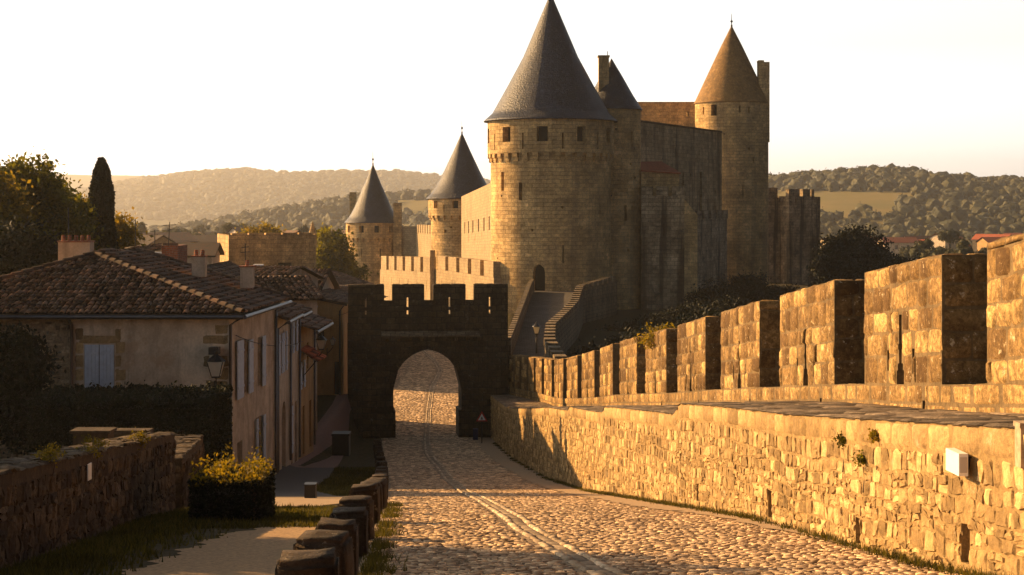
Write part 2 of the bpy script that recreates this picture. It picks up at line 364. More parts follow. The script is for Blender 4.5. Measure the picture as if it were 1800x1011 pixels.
def stones(mb, f, rc, relief=.02, sink=.02, jit=.006, fine=True, mat=0, tone=(0, 1), corner=.12, shear=0, smooth=True):
    if len(rc) == 0: return
    s = np.array([-1, -.78, 0, .78, 1]) if fine else np.array([-1, -.7, .7, 1])
    hp = np.array([0, .85, 1, .85, 0]) if fine else np.array([0, 1, 1, 0]); n = len(s)
    r = len(rc); cu = (rc[:, 0]+rc[:, 1])/2; cv = (rc[:, 2]+rc[:, 3])/2; hu = (rc[:, 1]-rc[:, 0])/2; hv = (rc[:, 3]-rc[:, 2])/2
    Su, Sv = np.meshgrid(s, s, indexing='ij')
    pin = np.where((np.abs(Su) == 1) & (np.abs(Sv) == 1), 1-corner, 1.)
    rr = rng.uniform(.35, 1., (r, 1, 1))
    tiltu = rng.uniform(-.3, .3, (r, 1, 1)); tiltv = rng.uniform(-.3, .3, (r, 1, 1))
    hh = np.minimum(hp[:, None], hp[None, :])
    Wd = sink-(sink+relief*rr*(1+tiltu*Su+tiltv*Sv))*hh[None]
    ju = rng.normal(0, jit, (r, n, n)); jv = rng.normal(0, jit, (r, n, n)); jw = rng.normal(0, jit*.5, (r, n, n))
    sk = rng.uniform(-shear, shear, (r, 1, 1))
    U = cu[:, None, None]+hu[:, None, None]*(Su*pin)[None]+ju+sk*Sv*hv[:, None, None]
    V = cv[:, None, None]+hv[:, None, None]*(Sv*pin)[None]+jv
    G = f(U, V, Wd+jw)
    idx = np.arange(n*n).reshape(n, n)
    q = np.stack([idx[:-1, :-1], idx[1:, :-1], idx[1:, 1:], idx[:-1, 1:]], -1).reshape(-1, 4)
    faces = (np.arange(r)[:, None, None]*n*n+q[None]).reshape(-1, 4)
    tn = np.repeat(rng.uniform(tone[0], tone[1], r), len(q))
    mb.add(G.reshape(-1, 3), np.stack([U, V], -1).reshape(-1, 2), faces, mat, tn, smooth)

def leaves(mb, Pc, size, mat=0, tone=None, up=0):
    n = len(Pc); a = rng.normal(size=(n, 3)); a /= np.linalg.norm(a, axis=1)[:, None]
    b = rng.normal(size=(n, 3)); b[:, 2] += up; b -= (a*b).sum(1)[:, None]*a; b /= np.linalg.norm(b, axis=1)[:, None]
    sz = size*rng.uniform(.6, 1.3, (n, 1)); w = .55
    V = np.stack([Pc-b*sz, Pc+a*sz*w, Pc+b*sz, Pc-a*sz*w], 1)
    t = rng.uniform(0, 1, n) if tone is None else np.clip(tone+rng.uniform(-.25, .25, n), 0, 1)
    mb.add(V.reshape(-1, 3), np.zeros((n*4, 2)), np.arange(n*4).reshape(n, 4), mat, t)
def crown(mb, c, rad, nc, nl, ls, cr, fill=.55, lump=.25, seed=0, zmin=None):
    g = np.random.default_rng(seed); d = g.normal(size=(nc, 3)); d /= np.linalg.norm(d, axis=1)[:, None]
    ph = g.uniform(0, 6, 6)
    lumpf = 1+lump*(np.sin(3*d[:, 0]+ph[0])*np.sin(4*d[:, 2]+ph[1])+.6*np.sin(6*d[:, 1]+ph[2]+3*d[:, 2])+.4*np.sin(9*d[:, 0]+ph[3]))
    rr = g.uniform(fill, 1, nc)**.7
    K = np.array(c)+d*np.array(rad)*(rr*lumpf)[:, None]
    tn = g.uniform(.1, .9, nc)
    L = np.repeat(K, nl, 0)+g.normal(size=(nc*nl, 3))*cr*np.repeat(g.uniform(.6, 1.2, nc), nl)[:, None]*np.array([1, 1, .7])
    leaves(mb, L, ls, tone=np.repeat(tn, nl))
    return K
def tree(name, label, base, h, rad, ls=.16, nc=220, nl=60, mat='leaf', trunk_r=.18, group=None, fill=.45, lump=.25, cr=.45, cat='tree', seed=None, cz=None, limbs=7):
    seed = seed if seed is not None else random.randrange(9999)
    t = thing(name, label, cat, base, group)
    mb = MB(); cc = (base[0], base[1], base[2]+(cz if cz else h-rad[2]))
    K = crown(mb, cc, rad, nc, nl, ls, cr, fill, lump, seed); mb.build('crown', M[mat], t)
    mt = MB(); b = np.array(base, float); top = np.array(cc)
    mt.tube([b-[0, 0, .3], b+(top-b)*.5+[.05, .05, 0], top], [trunk_r*1.2, trunk_r*.8, trunk_r*.35], 8)
    for k in range(limbs):
        e = K[(k*37) % len(K)]; s0 = b+(top-b)*random.uniform(.4, .85)
        mt.tube([s0, (s0+e)/2+[0, 0, .1], e], [trunk_r*.4, trunk_r*.25, trunk_r*.08], 5, cap=False)
    mt.build('trunk', M['bark'], t)
    return t

def tiled(mb, poly, w=.18, l=.30, r=None, tone=(0, 1), over=0.):
    """canal tiles on a planar polygon; poly[0]->poly[1] is the eave"""
    p = [np.asarray(q, float) for q in poly]; e1 = p[1]-p[0]; e1 /= np.linalg.norm(e1)
    nrm = np.cross(e1, p[2]-p[0]); nrm /= np.linalg.norm(nrm); 
    if nrm[2] < 0: nrm = -nrm
    e2 = np.cross(nrm, e1)
    if e2[2] < 0: e2 = -e2
    Q = np.array([((q-p[0])@e1, (q-p[0])@e2) for q in p])
    for i in range(1, len(p)-1): mb.tri(p[0]-nrm*.02, p[i]-nrm*.02, p[i+1]-nrm*.02, 1)
    ii = np.arange(math.floor(Q[:, 0].min()/w), math.ceil(Q[:, 0].max()/w)+1); jj = np.arange(0, math.ceil(Q[:, 1].max()/l)+1)
    I, J = np.meshgrid(ii, jj, indexing='ij'); cx = (I.ravel()+.5)*w; cy = (J.ravel()+.5)*l
    ins = np.zeros(len(cx), bool); n = len(Q)
    for i in range(n):
        a, b = Q[i], Q[(i+1) % n]; c = ((a[1] > cy) != (b[1] > cy)) & (cx < (b[0]-a[0])*(cy-a[1])/(b[1]-a[1]+1e-12)+a[0]); ins ^= c
    cx, cy = cx[ins], cy[ins]; k = len(cx)
    if not k: return
    cx = cx+rng.normal(0, .012, k); an = np.linspace(0, math.pi, 6)
    lo = cy-l*.62+rng.normal(0, .015, k); hi = cy+l*.5
    rl = w*.46*rng.uniform(.9, 1.1, k); rh = rl*.8
    sk = rng.normal(0, .012, k)
    def ring(y, r_, lift, dx):
        X_ = cx[:, None]+dx[:, None]-r_[:, None]*np.cos(an)[None]; W_ = r_[:, None]*.75*np.sin(an)[None]+lift
        return p[0]+X_[..., None]*e1+y[:, None, None]*e2+W_[..., None]*nrm
    A = ring(lo, rl, .045, sk); B = ring(hi, rh, .0, -sk); A2 = ring(lo+.02, rl*.8, .02, sk)
    V = np.stack([A2, A, B], 1).reshape(k, 18, 3)
    q = [[i, i+1, i+7, i+6] for i in range(5)]+[[6+i, 7+i, 13+i, 12+i] for i in range(5)]
    f = (np.arange(k)[:, None, None]*18+np.array(q)[None]).reshape(-1, 4)
    mb.add(V.reshape(-1, 3), np.zeros((k*18, 2)), f, 0, np.repeat(rng.uniform(tone[0], tone[1], k), len(q)), True)
def ridge(mb, a, b, r=.095, l=.36, mat=0):
    a = np.asarray(a, float); b = np.asarray(b, float); d = b-a; L = np.linalg.norm(d); d /= L
    s = np.cross(d, [0, 0, 1]); s /= np.linalg.norm(s); u = np.cross(s, d); n = max(1, int(L/l)); an = np.linspace(-.2, math.pi+.2, 7)
    for i in range(n):
        p0 = a+d*(i*L/n-.03); p1 = a+d*((i+1)*L/n); rr = r*random.uniform(.92, 1.08)
        G = np.array([[p0-s*math.cos(t)*rr+u*(math.sin(t)*rr+.03) for t in an], [p1-s*math.cos(t)*rr*.88+u*math.sin(t)*rr*.88 for t in an]])
        mb.grid(G, np.zeros((2, 7, 2)), mat, True, random.random()*.6)

# ------------------------------------------------------------------ terrain profile
ZR = np.array([(-60, 3), (-5, -.5), (0, -1.07), (9, -2.42), (15.2, -3.35), (22.65, -4.32), (28.5, -5.22), (42.6, -7.39), (53.8, -8.92), (70, -10.75), (84, -12.0), (88, -12.3), (145, -12.3), (165, -13), (230, -18), (320, -21.5), (400, -22)])
ZS = np.array([(50, -8.4), (57, -9.3), (66, -9.9), (75, -10.1), (88, -10), (92, -10.4), (99, -12.1), (140, -12.3), (165, -13), (230, -18), (320, -21.5)])
def sstep(x): x = np.clip(x, 0, 1); return x*x*(3-2*x)
def zr(y): return np.interp(y, ZR[:, 0], ZR[:, 1])
def xpar(y): return np.where(y < 77, 7.2-.0701*y, np.interp(y, [77, 88.4], [7.2-.0701*77, -.15]))
def xlow(y): return 5-.0701*y
def ground(x, y):
    z = zr(y)
    a = sstep((-8.1-x)/.8)*sstep((y-50)/8)*sstep((230-y)/60)
    z = z*(1-a)+np.interp(y, ZS[:, 0], ZS[:, 1])*a
    # the castle mound behind the rampart
    m = sstep((x-np.where(y < 90, xpar(y)+1.2, np.interp(y, [90, 143, 160], [.4, 2.3, -6])))/.8)*sstep((y-20)/40)*sstep((262-y)/50)*sstep((75-x)/40)
    mz = np.interp(y, [0, 60, 90, 260], [-5, -9.6, -9.6, -9.6])
    return z*(1-m)+mz*m

def sheet(name, ys, xl, xr, dz, mat, nx=8, kind='structure', hole=None, uvs=1):
    ys = np.asarray(ys, float); t = np.linspace(0, 1, nx+1)
    L = xl(ys); Rr = xr(ys); X = L[:, None]+(Rr-L)[:, None]*t[None]; Y = np.broadcast_to(ys[:, None], X.shape)
    G = np.stack([X, Y, ground(X, Y)+dz], -1); mb = MB(); mb.grid(G, np.stack([X, Y], -1)*uvs, 0, True)
    return tag(mb.build(name, M[mat]), kind=kind)
def ip(pts): 
    a = np.array(pts, float); return lambda y: np.interp(y, a[:, 0], a[:, 1])

# ground near
xs = np.unique(np.concatenate([np.linspace(-140, -20, 25), np.linspace(-20, 16, 91), np.linspace(16, 140, 32)]))
ys = np.unique(np.concatenate([np.linspace(-60, 8, 12), np.linspace(8, 110, 171), np.linspace(110, 330, 56)]))
X, Y = np.meshgrid(xs, ys, indexing='ij')
mb = MB(); mb.grid(np.stack([X, Y, ground(X, Y)], -1), np.stack([X, Y], -1), 0, True)
tag(mb.build('ground', M['earth']), kind='structure')
# plain: one sheet to the horizon, just under the near ground
xs = np.linspace(-5000, 5000, 61); ys = np.concatenate([[-300, 100], np.linspace(250, 5200, 50)])
X, Y = np.meshgrid(xs, ys, indexing='ij')
Z = np.full_like(X, -22.05); Z[Y < 200] = -24
mb = MB(); mb.grid(np.stack([X, Y, Z], -1), np.stack([X, Y], -1), 0, True)
tag(mb.build('terrain', M['plain']), kind='structure')

xb = ip([(5, -.85), (9.2, -1.167), (11.9, -1.376), (16.7, -1.68), (22, -1.99), (27.5, -2.33), (35, -2.85), (53.8, -4.3), (84, -7.0), (90, -7.3), (100, -8.3), (145, -10.5)])
xroadr = lambda y: np.where(y < 88, xlow(y)+.02, np.interp(y, [88, 145], [-.6, -3.2]))
gut = ip([(5, 1.9), (14.3, .85), (21, .15), (34, -.6), (48, -1.62), (64, -2.87), (75, -3.85), (86, -4.5), (100, -5.1), (113, -5.55), (120, -5.5), (125, -5.5), (132, -6.2), (139, -7.3), (145, -8.2)])
sheet('road', np.concatenate([np.linspace(4, 88, 130), np.linspace(89, 145, 40)]), lambda y: xb(y)+.15, xroadr, .010, 'roadbed', 14)
# individual cobbles (surface pattern of the road)
def froad(u, v, w): return np.stack([u, v, ground(u, v)+.014-w], -1)
mb = MB(); y = 11.; rc = []
while y < 142:
    dy = random.uniform(.07, .10)*(1 if y < 30 else 1.3 if y < 52 else 2. if y < 86 else 2.4)
    x = float(xb(y))+.22+random.random()*.1; xe = float(xroadr(y))-(.1 if y < 20 else .1+.75*min(1, (y-20)/12)); g = float(gut(y))
    while x < xe:
        w = random.uniform(.075, .14)*(1 if y < 30 else 1.3 if y < 52 else 1.8 if y < 86 else 2.1)
        if not (g-.185 < x+w < g+.26): rc.append((x, x+w-.008, y, y+dy-.008))
        x += w
    y += dy
stones(mb, froad, np.array(rc), .009, .010, .006, False, corner=.18, shear=.2)
tag(mb.build('road_cobbles', M['cobble']), kind='structure')
# pale double line of gutter stones
mb = MB(); rc = []; y = 11.
for off in (-.12, .12):
    y = 11.
    while y < 144:
        l = random.uniform(.28, .5)
        rc.append((off-.045, off+.045, y, y+l-.02)); y += l
def fgut(u, v, w): return np.stack([gut(v)+u, v, ground(gut(v)+u, v)+.022-w], -1)
stones(mb, fgut, np.array(rc), .016, .014, .010, False, corner=.15, tone=(.1, 1))
rc = []; y = 11.
while y < 144:
    l = random.uniform(.15, .3); rc.append((-.07, .07, y, y+l-.015)); y += l
stones(mb, fgut, np.array(rc), .0, .012, .006, False, corner=.1, tone=(-.2, .6))
tag(mb.build('road_gutter', M['gutter']), kind='structure')
# dusty strip beside the wall
ys_ = np.linspace(18, 87, 160)
nz = rng.normal(0, .07, 160); 
sheet('pavement', ys_, lambda y: xlow(y)-np.interp(y, [18, 30, 87], [.1, .85, 1.0])+np.interp(y, ys_, nz), lambda y: xlow(y)+.05, .030, 'sand', 6)
sheet('gravel_path', np.linspace(6, 21, 120), lambda y: np.interp(y, [6, 14.3, 19.6, 21], [-3.3, -3.46, -3.5, -3.2])+.07*np.sin(y*5)+.05*np.sin(y*13), lambda y: np.interp(y, [6, 19, 21], [-.8, -2.0, -2.4]), .012, 'gravel', 8)
sheet('street_crossing', np.linspace(29, 37, 20), lambda y: np.interp(y, [29, 31, 37], [-4.6, -5.2, -6.2]), lambda y: xb(y)-.3-np.interp(y, [29, 32, 37], [.8, .2, .1]), .014, 'sand', 8)
sheet('street', np.linspace(36, 62, 50), lambda y: np.interp(y, [36, 44, 50, 62], [-7.4, -8.0, -8.75, -8.9]), lambda y: np.interp(y, [36, 37, 44, 62], [-3.4, -4.0, -5.4, -6.7]), .024, 'asphalt', 10)
sheet('street_paving', np.linspace(62.02, 112, 60), lambda y: np.interp(y, [62, 84, 90, 112], [-8.95, -9.3, -9.6, -9.8]), lambda y: np.interp(y, [62, 86, 112], [-6.7, -8.6, -8.75]), .020, 'redpave', 10)

# ------------------------------------------------------------------ right rampart
ZC = np.array([(5, -.35), (20.5, -2.2), (26, -2.78), (31.6, -3.44), (37.4, -4.13), (42.8, -4.81), (48.3, -5.45), (54, -6.13), (58.7, -6.75), (64.6, -7.47), (70, -8.1), (75, -8.65), (88.4, -9.6)])
def zc(y): return np.interp(y, ZC[:, 0], ZC[:, 1])
def zl(y): 
    sec = np.interp(y, [5, 12, 29.05, 29.1, 39.5, 39.55, 47.5, 47.55, 56, 88], [.05, .0, .13, -.06, .07, -.07, .07, -.05, .05, 0])
    return zc(y)-.45+sec
def flow(u, v, w): return np.stack([xlow(u)+w, u, zl(u)+v+np.where(v < -.3, .022*np.sin(u*1.9+v*3)+.015*np.sin(u*4.3-v*5), 0)], -1)
mb = MB()
U, V = np.meshgrid(np.linspace(7, 87.6, 200), np.linspace(-2.9, 0, 8), indexing='ij')
holes_low = [(14.2, 14.42, -1.18, -.86), (17.55, 17.75, -1.35, -1.05), (21.7, 21.95, -1.42, -1.05), (27, 27.2, -1.6, -1.3), (33, 33.2, -1.8, -1.5)]
panel(mb, flow, np.linspace(7, 87.6, 200), np.linspace(-2.9, 0, 8), holes_low, .35, 1, 2, smooth=True)
rr_ = random.Random(5)
rc = rects(9, 29.05, -1.75, -.27, (.09, .19), (.10, .34), holes_low, rr_, .012, 1)
stones(mb, flow, rc, .024, .012, .011, True, corner=.16, shear=.2, smooth=False)
rc = rects(29.1, 87.5, -2.9, -.27, (.13, .23), (.14, .38), holes_low, rr_, .018, 1)
stones(mb, flow, rc, .024, .012, .011, True, corner=.16, shear=.2, smooth=False)
rc = rects(9, 87.5, -.27, 0, (.27, .28), (.4, .9), (), rr_, .012)
stones(mb, flow, rc, .03, .015, .006, False, tone=(.2, .8), corner=.06)
mb.build
t = thing('rampart_wall', 'long sunlit rubble stone wall beside the cobbled road, carrying a grey ledge', 'wall', (xlow(15.), 15., zl(15.)-1.3))
mb.build('wall_face', [M['rubble'], M['mortar'], M['dark']], t)
mb = MB(); ys_ = np.linspace(7, 88.2, 240); G = np.zeros((240, 5, 3)); U_ = np.zeros((240, 5, 2))
for j, fr in enumerate(np.linspace(0, 1, 5)):
    xx = xlow(ys_)-.02+(xpar(ys_)+.1-xlow(ys_)+.02)*fr
    G[:, j] = np.stack([xx, ys_, zl(ys_)+.008+.03*fr], -1); U_[:, j] = np.stack([xx, ys_], -1)
mb.grid(G, U_, 0, True)
def fled(u, v, w): return np.stack([xlow(v)-.03+u, v, zl(v)+.012+.012*u-w], -1)
stones(mb, fled, rects(0, 2.25, 8, 87, (.35, .7), (.35, .75), [], rr_, .02), .018, .012, .008, False, corner=.12)
mb.build('ledge', M['ledge'], t)

TH = .64
par = thing('battlement_wall', 'crenellated sunlit parapet with arrow slits above the grey ledge on the right', 'wall', (xpar(20.), 20., zc(20.)-.5))
def fpar(u, v, w): return np.stack([xpar(u)+w, u, zc(u)+v], -1)
MER = [(5.2, 8.7), (10.7, 14.3), (16.2, 19.85), (21.5, 25.06), (26.8, 30.6), (32.35, 36.2), (38.05, 41.85), (43.6, 47.2), (49.0, 52.7), (54.5, 57.9), (59.6, 63.6), (65.2, 69.2), (70.8, 74.7), (76.2, 78.4), (79.1, 80.6), (81.2, 82.6), (83.2, 84.6), (85.2, 86.6), (87.1, 88.3)]
mb = MB(); bh = []
for a, b in MER:
    c = (a+b)/2
    if b-a > 3: bh += [(c-1.1, c-.98, -.42, -.22), (c+1.4, c+1.5, -.5, -.38)]
panel(mb, fpar, np.linspace(5, 88.3, 180), np.linspace(-.8, 0, 3), bh, .3, 1, 2)
G = np.stack([np.stack([xpar(ys_)+o, ys_, zc(ys_)+dz], -1) for o, dz in ((0, .0), (TH, .0), (TH, -3))], 1)
mb.grid(G, np.stack([np.broadcast_to(ys_[:, None], (240, 3)), G[..., 0]], -1), 1)
rc = rects(5, 88.2, -.52, 0, (.25, .27), (.35, 1.0), bh, rr_, .002)
stones(mb, fpar, rc, .016, .012, .005, False, corner=.03, tone=(.3, .9))
mb.build('parapet_base', [M['ashlar'], M['joint'], M['dark']], par)
for k, (a, b) in enumerate(MER):
    mb = MB(); c = (a+b)/2; hgt = 1.72
    hs = []
    if b-a > 3:
        hs = [(c-.065, c+.065, .02, 1.0), (c-.17, c+.17, .0, .2), (c-.12, c+.12, .2, .3), (c-.10, c+.10, .5, .58)]
        if k in (3, 4, 5, 6): hs += [(c-.64, c-.54, .15, .5), (c+.52, c+.62, .2, .5)]
    panel(mb, fpar, np.linspace(a, b, 6), np.linspace(0, hgt, 4), hs, .42, 1, 2)
    def fend(u, v, w, a=a): return np.stack([xpar(a)+u, a+w+0*u, zc(a)+v+0*u], -1)
    def fend2(u, v, w, b=b): return np.stack([xpar(b)+u, b-w+0*u, zc(b)+v+0*u], -1)
    for fe in (fend, fend2): panel(mb, fe, [0, TH], [0, hgt], [], .1, 1)
    ta, tb = zc(a)+hgt, zc(b)+hgt
    mb.add([(xpar(a), a, ta), (xpar(a)+TH, a, ta), (xpar(b)+TH, b, tb), (xpar(b), b, tb)], [(0, 0), (TH, 0), (TH, b-a), (0, b-a)], [[0, 1, 2, 3]], 1)
    mb.add([(xpar(a)+TH, a, zc(a)), (xpar(b)+TH, b, zc(b)), (xpar(b)+TH, b, tb), (xpar(a)+TH, a, ta)], [(0, 0), (b-a, 0), (b-a, hgt), (0, hgt)], [[0, 1, 2, 3]], 1)
    rc = rects(a, b, 0, hgt, (.27, .42), (.28, .75), hs, rr_, .002)
    stones(mb, fpar, rc, .030, .008, .010, False, corner=.08, tone=(-.1, 1.1))
    if k < 9:
        stones(mb, fend, rects(0, TH, 0, hgt, (.28, .42), (.3, .6), [], rr_, .002), .03, .008, .010, False, corner=.08, tone=(.1, .5))
    def ftop(u, v, w, a=a): return np.stack([xpar(v)+u, v, zc(v)+hgt-w], -1)
    stones(mb, ftop, rects(0, TH, a, b, (.4, .8), (.3, .64), [], rr_, .01), .035, .01, .012, False, corner=.12)
    mb.build('merlon', [M['ashlar'], M['joint'], M['dark']], par)

# white cube fixture on the wall, pale post at the edge
t = thing('wall_light', 'small white box light fixed to the sunlit rubble wall', 'light', P(1690, 812, 14.35))
x = xlow(14.35)
mb = MB(); zb_, zt_ = PZ(832, 14.2), PZ(793, 14.2); mb.prism([(x-.13, 14.04), (x-.05, 14.04), (x-.07, 14.39), (x-.15, 14.39)], zb_, zt_); ob = mb.build('housing', M['white'], t)
bv = ob.modifiers.new('b', 'BEVEL'); bv.width = .008; bv.segments = 2
mb = MB(); mb.prism([(x-.122, 14.034), (x-.06, 14.034), (x-.06, 14.038), (x-.122, 14.038)], zb_+.03, zt_-.03); mb.build('lens', M['frame'], t)
mb = MB(); mb.box(x-.055, x+.05, 14.15, 14.28, zb_+.04, zt_-.04); mb.build('bracket', M['metal'], t)
mb = MB(); x = xlow(12.95)-.02; mb.box(x-.03, x+.12, 12.9, 13.05, -2.05, -1.72); mb.box(x-.04, x+.13, 12.89, 13.06, -1.73, -1.69)
tag(mb.build('marker_post', M['gutter']), 'pale stone post at the near end of the ledge', 'post')

# ------------------------------------------------------------------ bollards
def bollard_mesh(seed):
    g = np.random.default_rng(seed); bm = bmesh.new(); bmesh.ops.create_cube(bm, size=1)
    bmesh.ops.bevel(bm, geom=bm.edges[:], offset=.07, segments=3, affect='EDGES')
    bmesh.ops.subdivide_edges(bm, edges=bm.edges[:], cuts=2, use_grid_fill=True)
    for v in bm.verts:
        s_ = 1+.02*math.sin(v.co.z*7+seed)+.012*g.normal()
        v.co = Vector((v.co.x*.37*s_, v.co.y*.34*s_, (v.co.z+.5)*.71-.22+.004*g.normal()))
        v.co.z += .008*math.sin(v.co.x*9+seed*2)
    me = bpy.data.meshes.new('stone_bollard'); bm.to_mesh(me); bm.free(); me.materials.append(M['bollard'])
    for p in me.polygons: p.use_smooth = True
    return me
BM = [bollard_mesh(s) for s in range(5)]
BY = [9.2, 11.9, 13.9, 16.7, 18.9, 22, 25, 27.8, 31, 34.6, 38.5, 42.5, 46.5, 51, 56, 61, 66, 71.5, 77]
BL = ['nearest stone bollard, large in front at the bottom of the photo beside the gravel', 'second stone bollard from the front, with a pale lichen spot', 'third stone bollard from the front of the roadside row', 'fourth stone bollard from the front, between gravel and cobbles', 'fifth stone bollard from the front of the roadside row', 'sixth stone bollard from the front of the roadside row', 'seventh stone bollard from the front of the roadside row', 'eighth stone bollard from the front of the roadside row', 'ninth stone bollard, last before the row drops into shadow', 'tenth stone bollard, first of the shaded ones along the road']
for i, yb in enumerate(BY):
    o = bpy.data.objects.new('stone_bollard', BM[i % 5]); C.objects.link(o)
    xx = float(xb(yb)); o.location = (xx, yb, float(ground(np.array(xx), np.array(yb))))
    o.rotation_euler = (random.uniform(-.03, .03), random.uniform(-.03, .03), random.uniform(-.12, .12))
    o.scale = (random.uniform(.93, 1.04), 1, random.uniform(.94, 1.05))
    if i >= 10: tag(o, 'small dark stone bollard in the shaded far row leading to the gate', 'bollard', 'shaded stone bollards near the gate')
    else: tag(o, BL[i], 'bollard', 'stone bollards along the road')

# ------------------------------------------------------------------ gatehouse
GO = np.array([PX(612, 87.), 87., 0]); gu = np.array([.9929, .119, 0]); gv = np.array([-.119, .9929, 0]); GW = 8.62
def fg(u, v, w): 
    u, v, w = np.broadcast_arrays(u, v, w)
    return GO+u[..., None]*gu+w[..., None]*gv+v[..., None]*np.array([0, 0, 1.])
gate = thing('gatehouse', 'dark crenellated stone gate with pointed arch across the cobbled road', 'gate', GO+gu*4.3+[0, 0, -12.3])
TOPZ = -4.0; CREN = -4.85; WALK = -6.15; THG = 2.1
mb = MB()
slitL = [(u-.055, u+.055, -5.62, -5.38) for u in (.95, 3.19, 5.46, 7.64)]
slitU = [(u-.055, u+.055, -5.22, CREN-.001) for u in (.95, 3.19, 5.46, 7.64)]
arch = (2.42, 6.1, -13, -7.5, 2.1)
panel(mb, fg, np.linspace(0, GW, 12), np.linspace(-13, WALK, 10), [arch], THG, 0, 1, True)
def fgb(u, v, w): return fg(u, v, THG-w)
panel(mb, fgb, np.linspace(0, GW, 12), np.linspace(-13, WALK, 10), [arch], .01, 0, 1, True)
for uu in (0, GW):
    def fs(u, v, w, uu=uu): return fg(uu+0*u, v, u)
    panel(mb, fs, [0, THG], np.linspace(-13, WALK, 4), [], .1, 0)
def ftopw(u, v, w): return fg(u, WALK+0*u, v)
panel(mb, ftopw, [0, GW], [0, THG], [], .1, 0)
# thin parapet over the walkway
panel(mb, fg, np.linspace(0, GW, 10), np.linspace(WALK, CREN, 3), slitL+slitU, .5, 0, 1, True)
def fgp(u, v, w): return fg(u, v, .5-w)
panel(mb, fgp, np.linspace(0, GW, 10), np.linspace(WALK, CREN, 3), slitL+slitU, .001, 0, 1, True)
for uu in (0, GW):
    def fs(u, v, w, uu=uu): return fg(uu+0*u, v, u)
    panel(mb, fs, [0, .5], [WALK, CREN], [], .1, 0)
def fcr(u, v, w): return fg(u, CREN+0*u, v)
for a, b in ((1.93, 2.36), (4.08, 4.57), (6.32, 6.78)): panel(mb, fcr, [a, b], [0, .5], [], .1, 0)
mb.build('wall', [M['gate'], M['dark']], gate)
for (a, b), su in zip(((0, 1.93), (2.36, 4.08), (4.57, 6.32), (6.78, GW)), (.95, 3.19, 5.46, 7.64)):
    mb = MB(); hs = [(su-.055, su+.055, CREN, -4.69)]
    panel(mb, fg, [a, b], [CREN, TOPZ], hs, .5, 0, 1, True)
    panel(mb, fgp, [a, b], [CREN, TOPZ], hs, .001, 0, 1, True)
    for uu in (a, b):
        def fs(u, v, w, uu=uu): return fg(uu+0*u, v, u)
        panel(mb, fs, [0, .5], [CREN, TOPZ], [], .1, 0)
    panel(mb, lambda u, v, w: fg(u, TOPZ+0*u, v), [a, b], [0, .5], [], .1, 0)
    # slightly irregular worn top stones
    rc = rects(a, b, 0, .5, (.24, .26), (.35, .7), [], rr_, .01)
    stones(mb, lambda u, v, w: fg(u, TOPZ-w, v), rc, .04, .01, .006, False, corner=.1)
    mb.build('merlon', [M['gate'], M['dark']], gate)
mb = MB()
pts = [fg(np.array(a), np.array(b), np.array(c)) for a, b, c in [(1.75, 0, 0), (7.05, 0, 0)]]
for z0, z1, w0 in ((-6.78, -6.55, -.55),):
    A, B = fg(np.array(1.75), np.array(0.), np.array(-.002)), fg(np.array(7.05), np.array(0.), np.array(-.002)); A2, B2 = fg(np.array(1.75), np.array(0.), np.array(w0)), fg(np.array(7.05), np.array(0.), np.array(w0))
    mb.prism([A2[:2], B2[:2], B[:2], A[:2]], -6.78, [-6.70, -6.70, -6.5, -6.5])
for u in np.arange(2., 7., .62):
    A, B = fg(np.array(u), np.array(0.), np.array(-.3)), fg(np.array(u+.16), np.array(0.), np.array(-.3)); A1, B1 = fg(np.array(u), np.array(0.), np.array(-.003)), fg(np.array(u+.16), np.array(0.), np.array(-.003))
    mb.prism([A[:2], B[:2], B1[:2], A1[:2]], [-6.88, -6.88, -7.05, -7.05], -6.784)
mb.build('hood', M['rampstone'], gate)
for u0, u1 in ((2.423, 2.54), (5.96, 6.097)):
    mb = MB(); q = [fg(np.array(a), np.array(0.), np.array(b))[:2] for a, b in ((u0, .01), (u1, .01), (u1, THG-.01), (u0, THG-.01))]; mb.prism(q, -13, -10.8); mb.build('jamb_plinth', M['gate'], gate)
mb = MB()   # voussoirs
n = 22; tt = np.linspace(-1, 1, n+1); ac = (arch[0]+arch[1])/2; aw = (arch[1]-arch[0])/2
for k in range(n):
    for (s0, s1, w0) in ((1.0, 1.22, -.05),):
        pq = []
        for t_, sc in ((tt[k]+.012, s0), (tt[k+1]-.012, s0), (tt[k+1]-.012, s1), (tt[k]+.012, s1)):
            pq.append((ac+t_*aw*sc, arch[3]-2.1+arch_y(np.array(t_), aw, 2.1)*sc))
        fr = [fg(np.array(a), np.array(b), np.array(w0)) for a, b in pq]; bk = [fg(np.array(a), np.array(b), np.array(-.002)) for a, b in pq]
        tn = random.random()
        mb.quad(*fr, tone=tn)
        for i in range(4): mb.quad(fr[i], fr[(i+1) % 4], bk[(i+1) % 4], bk[i], tone=tn)
mb.build('arch_ring', M['gate'], gate)

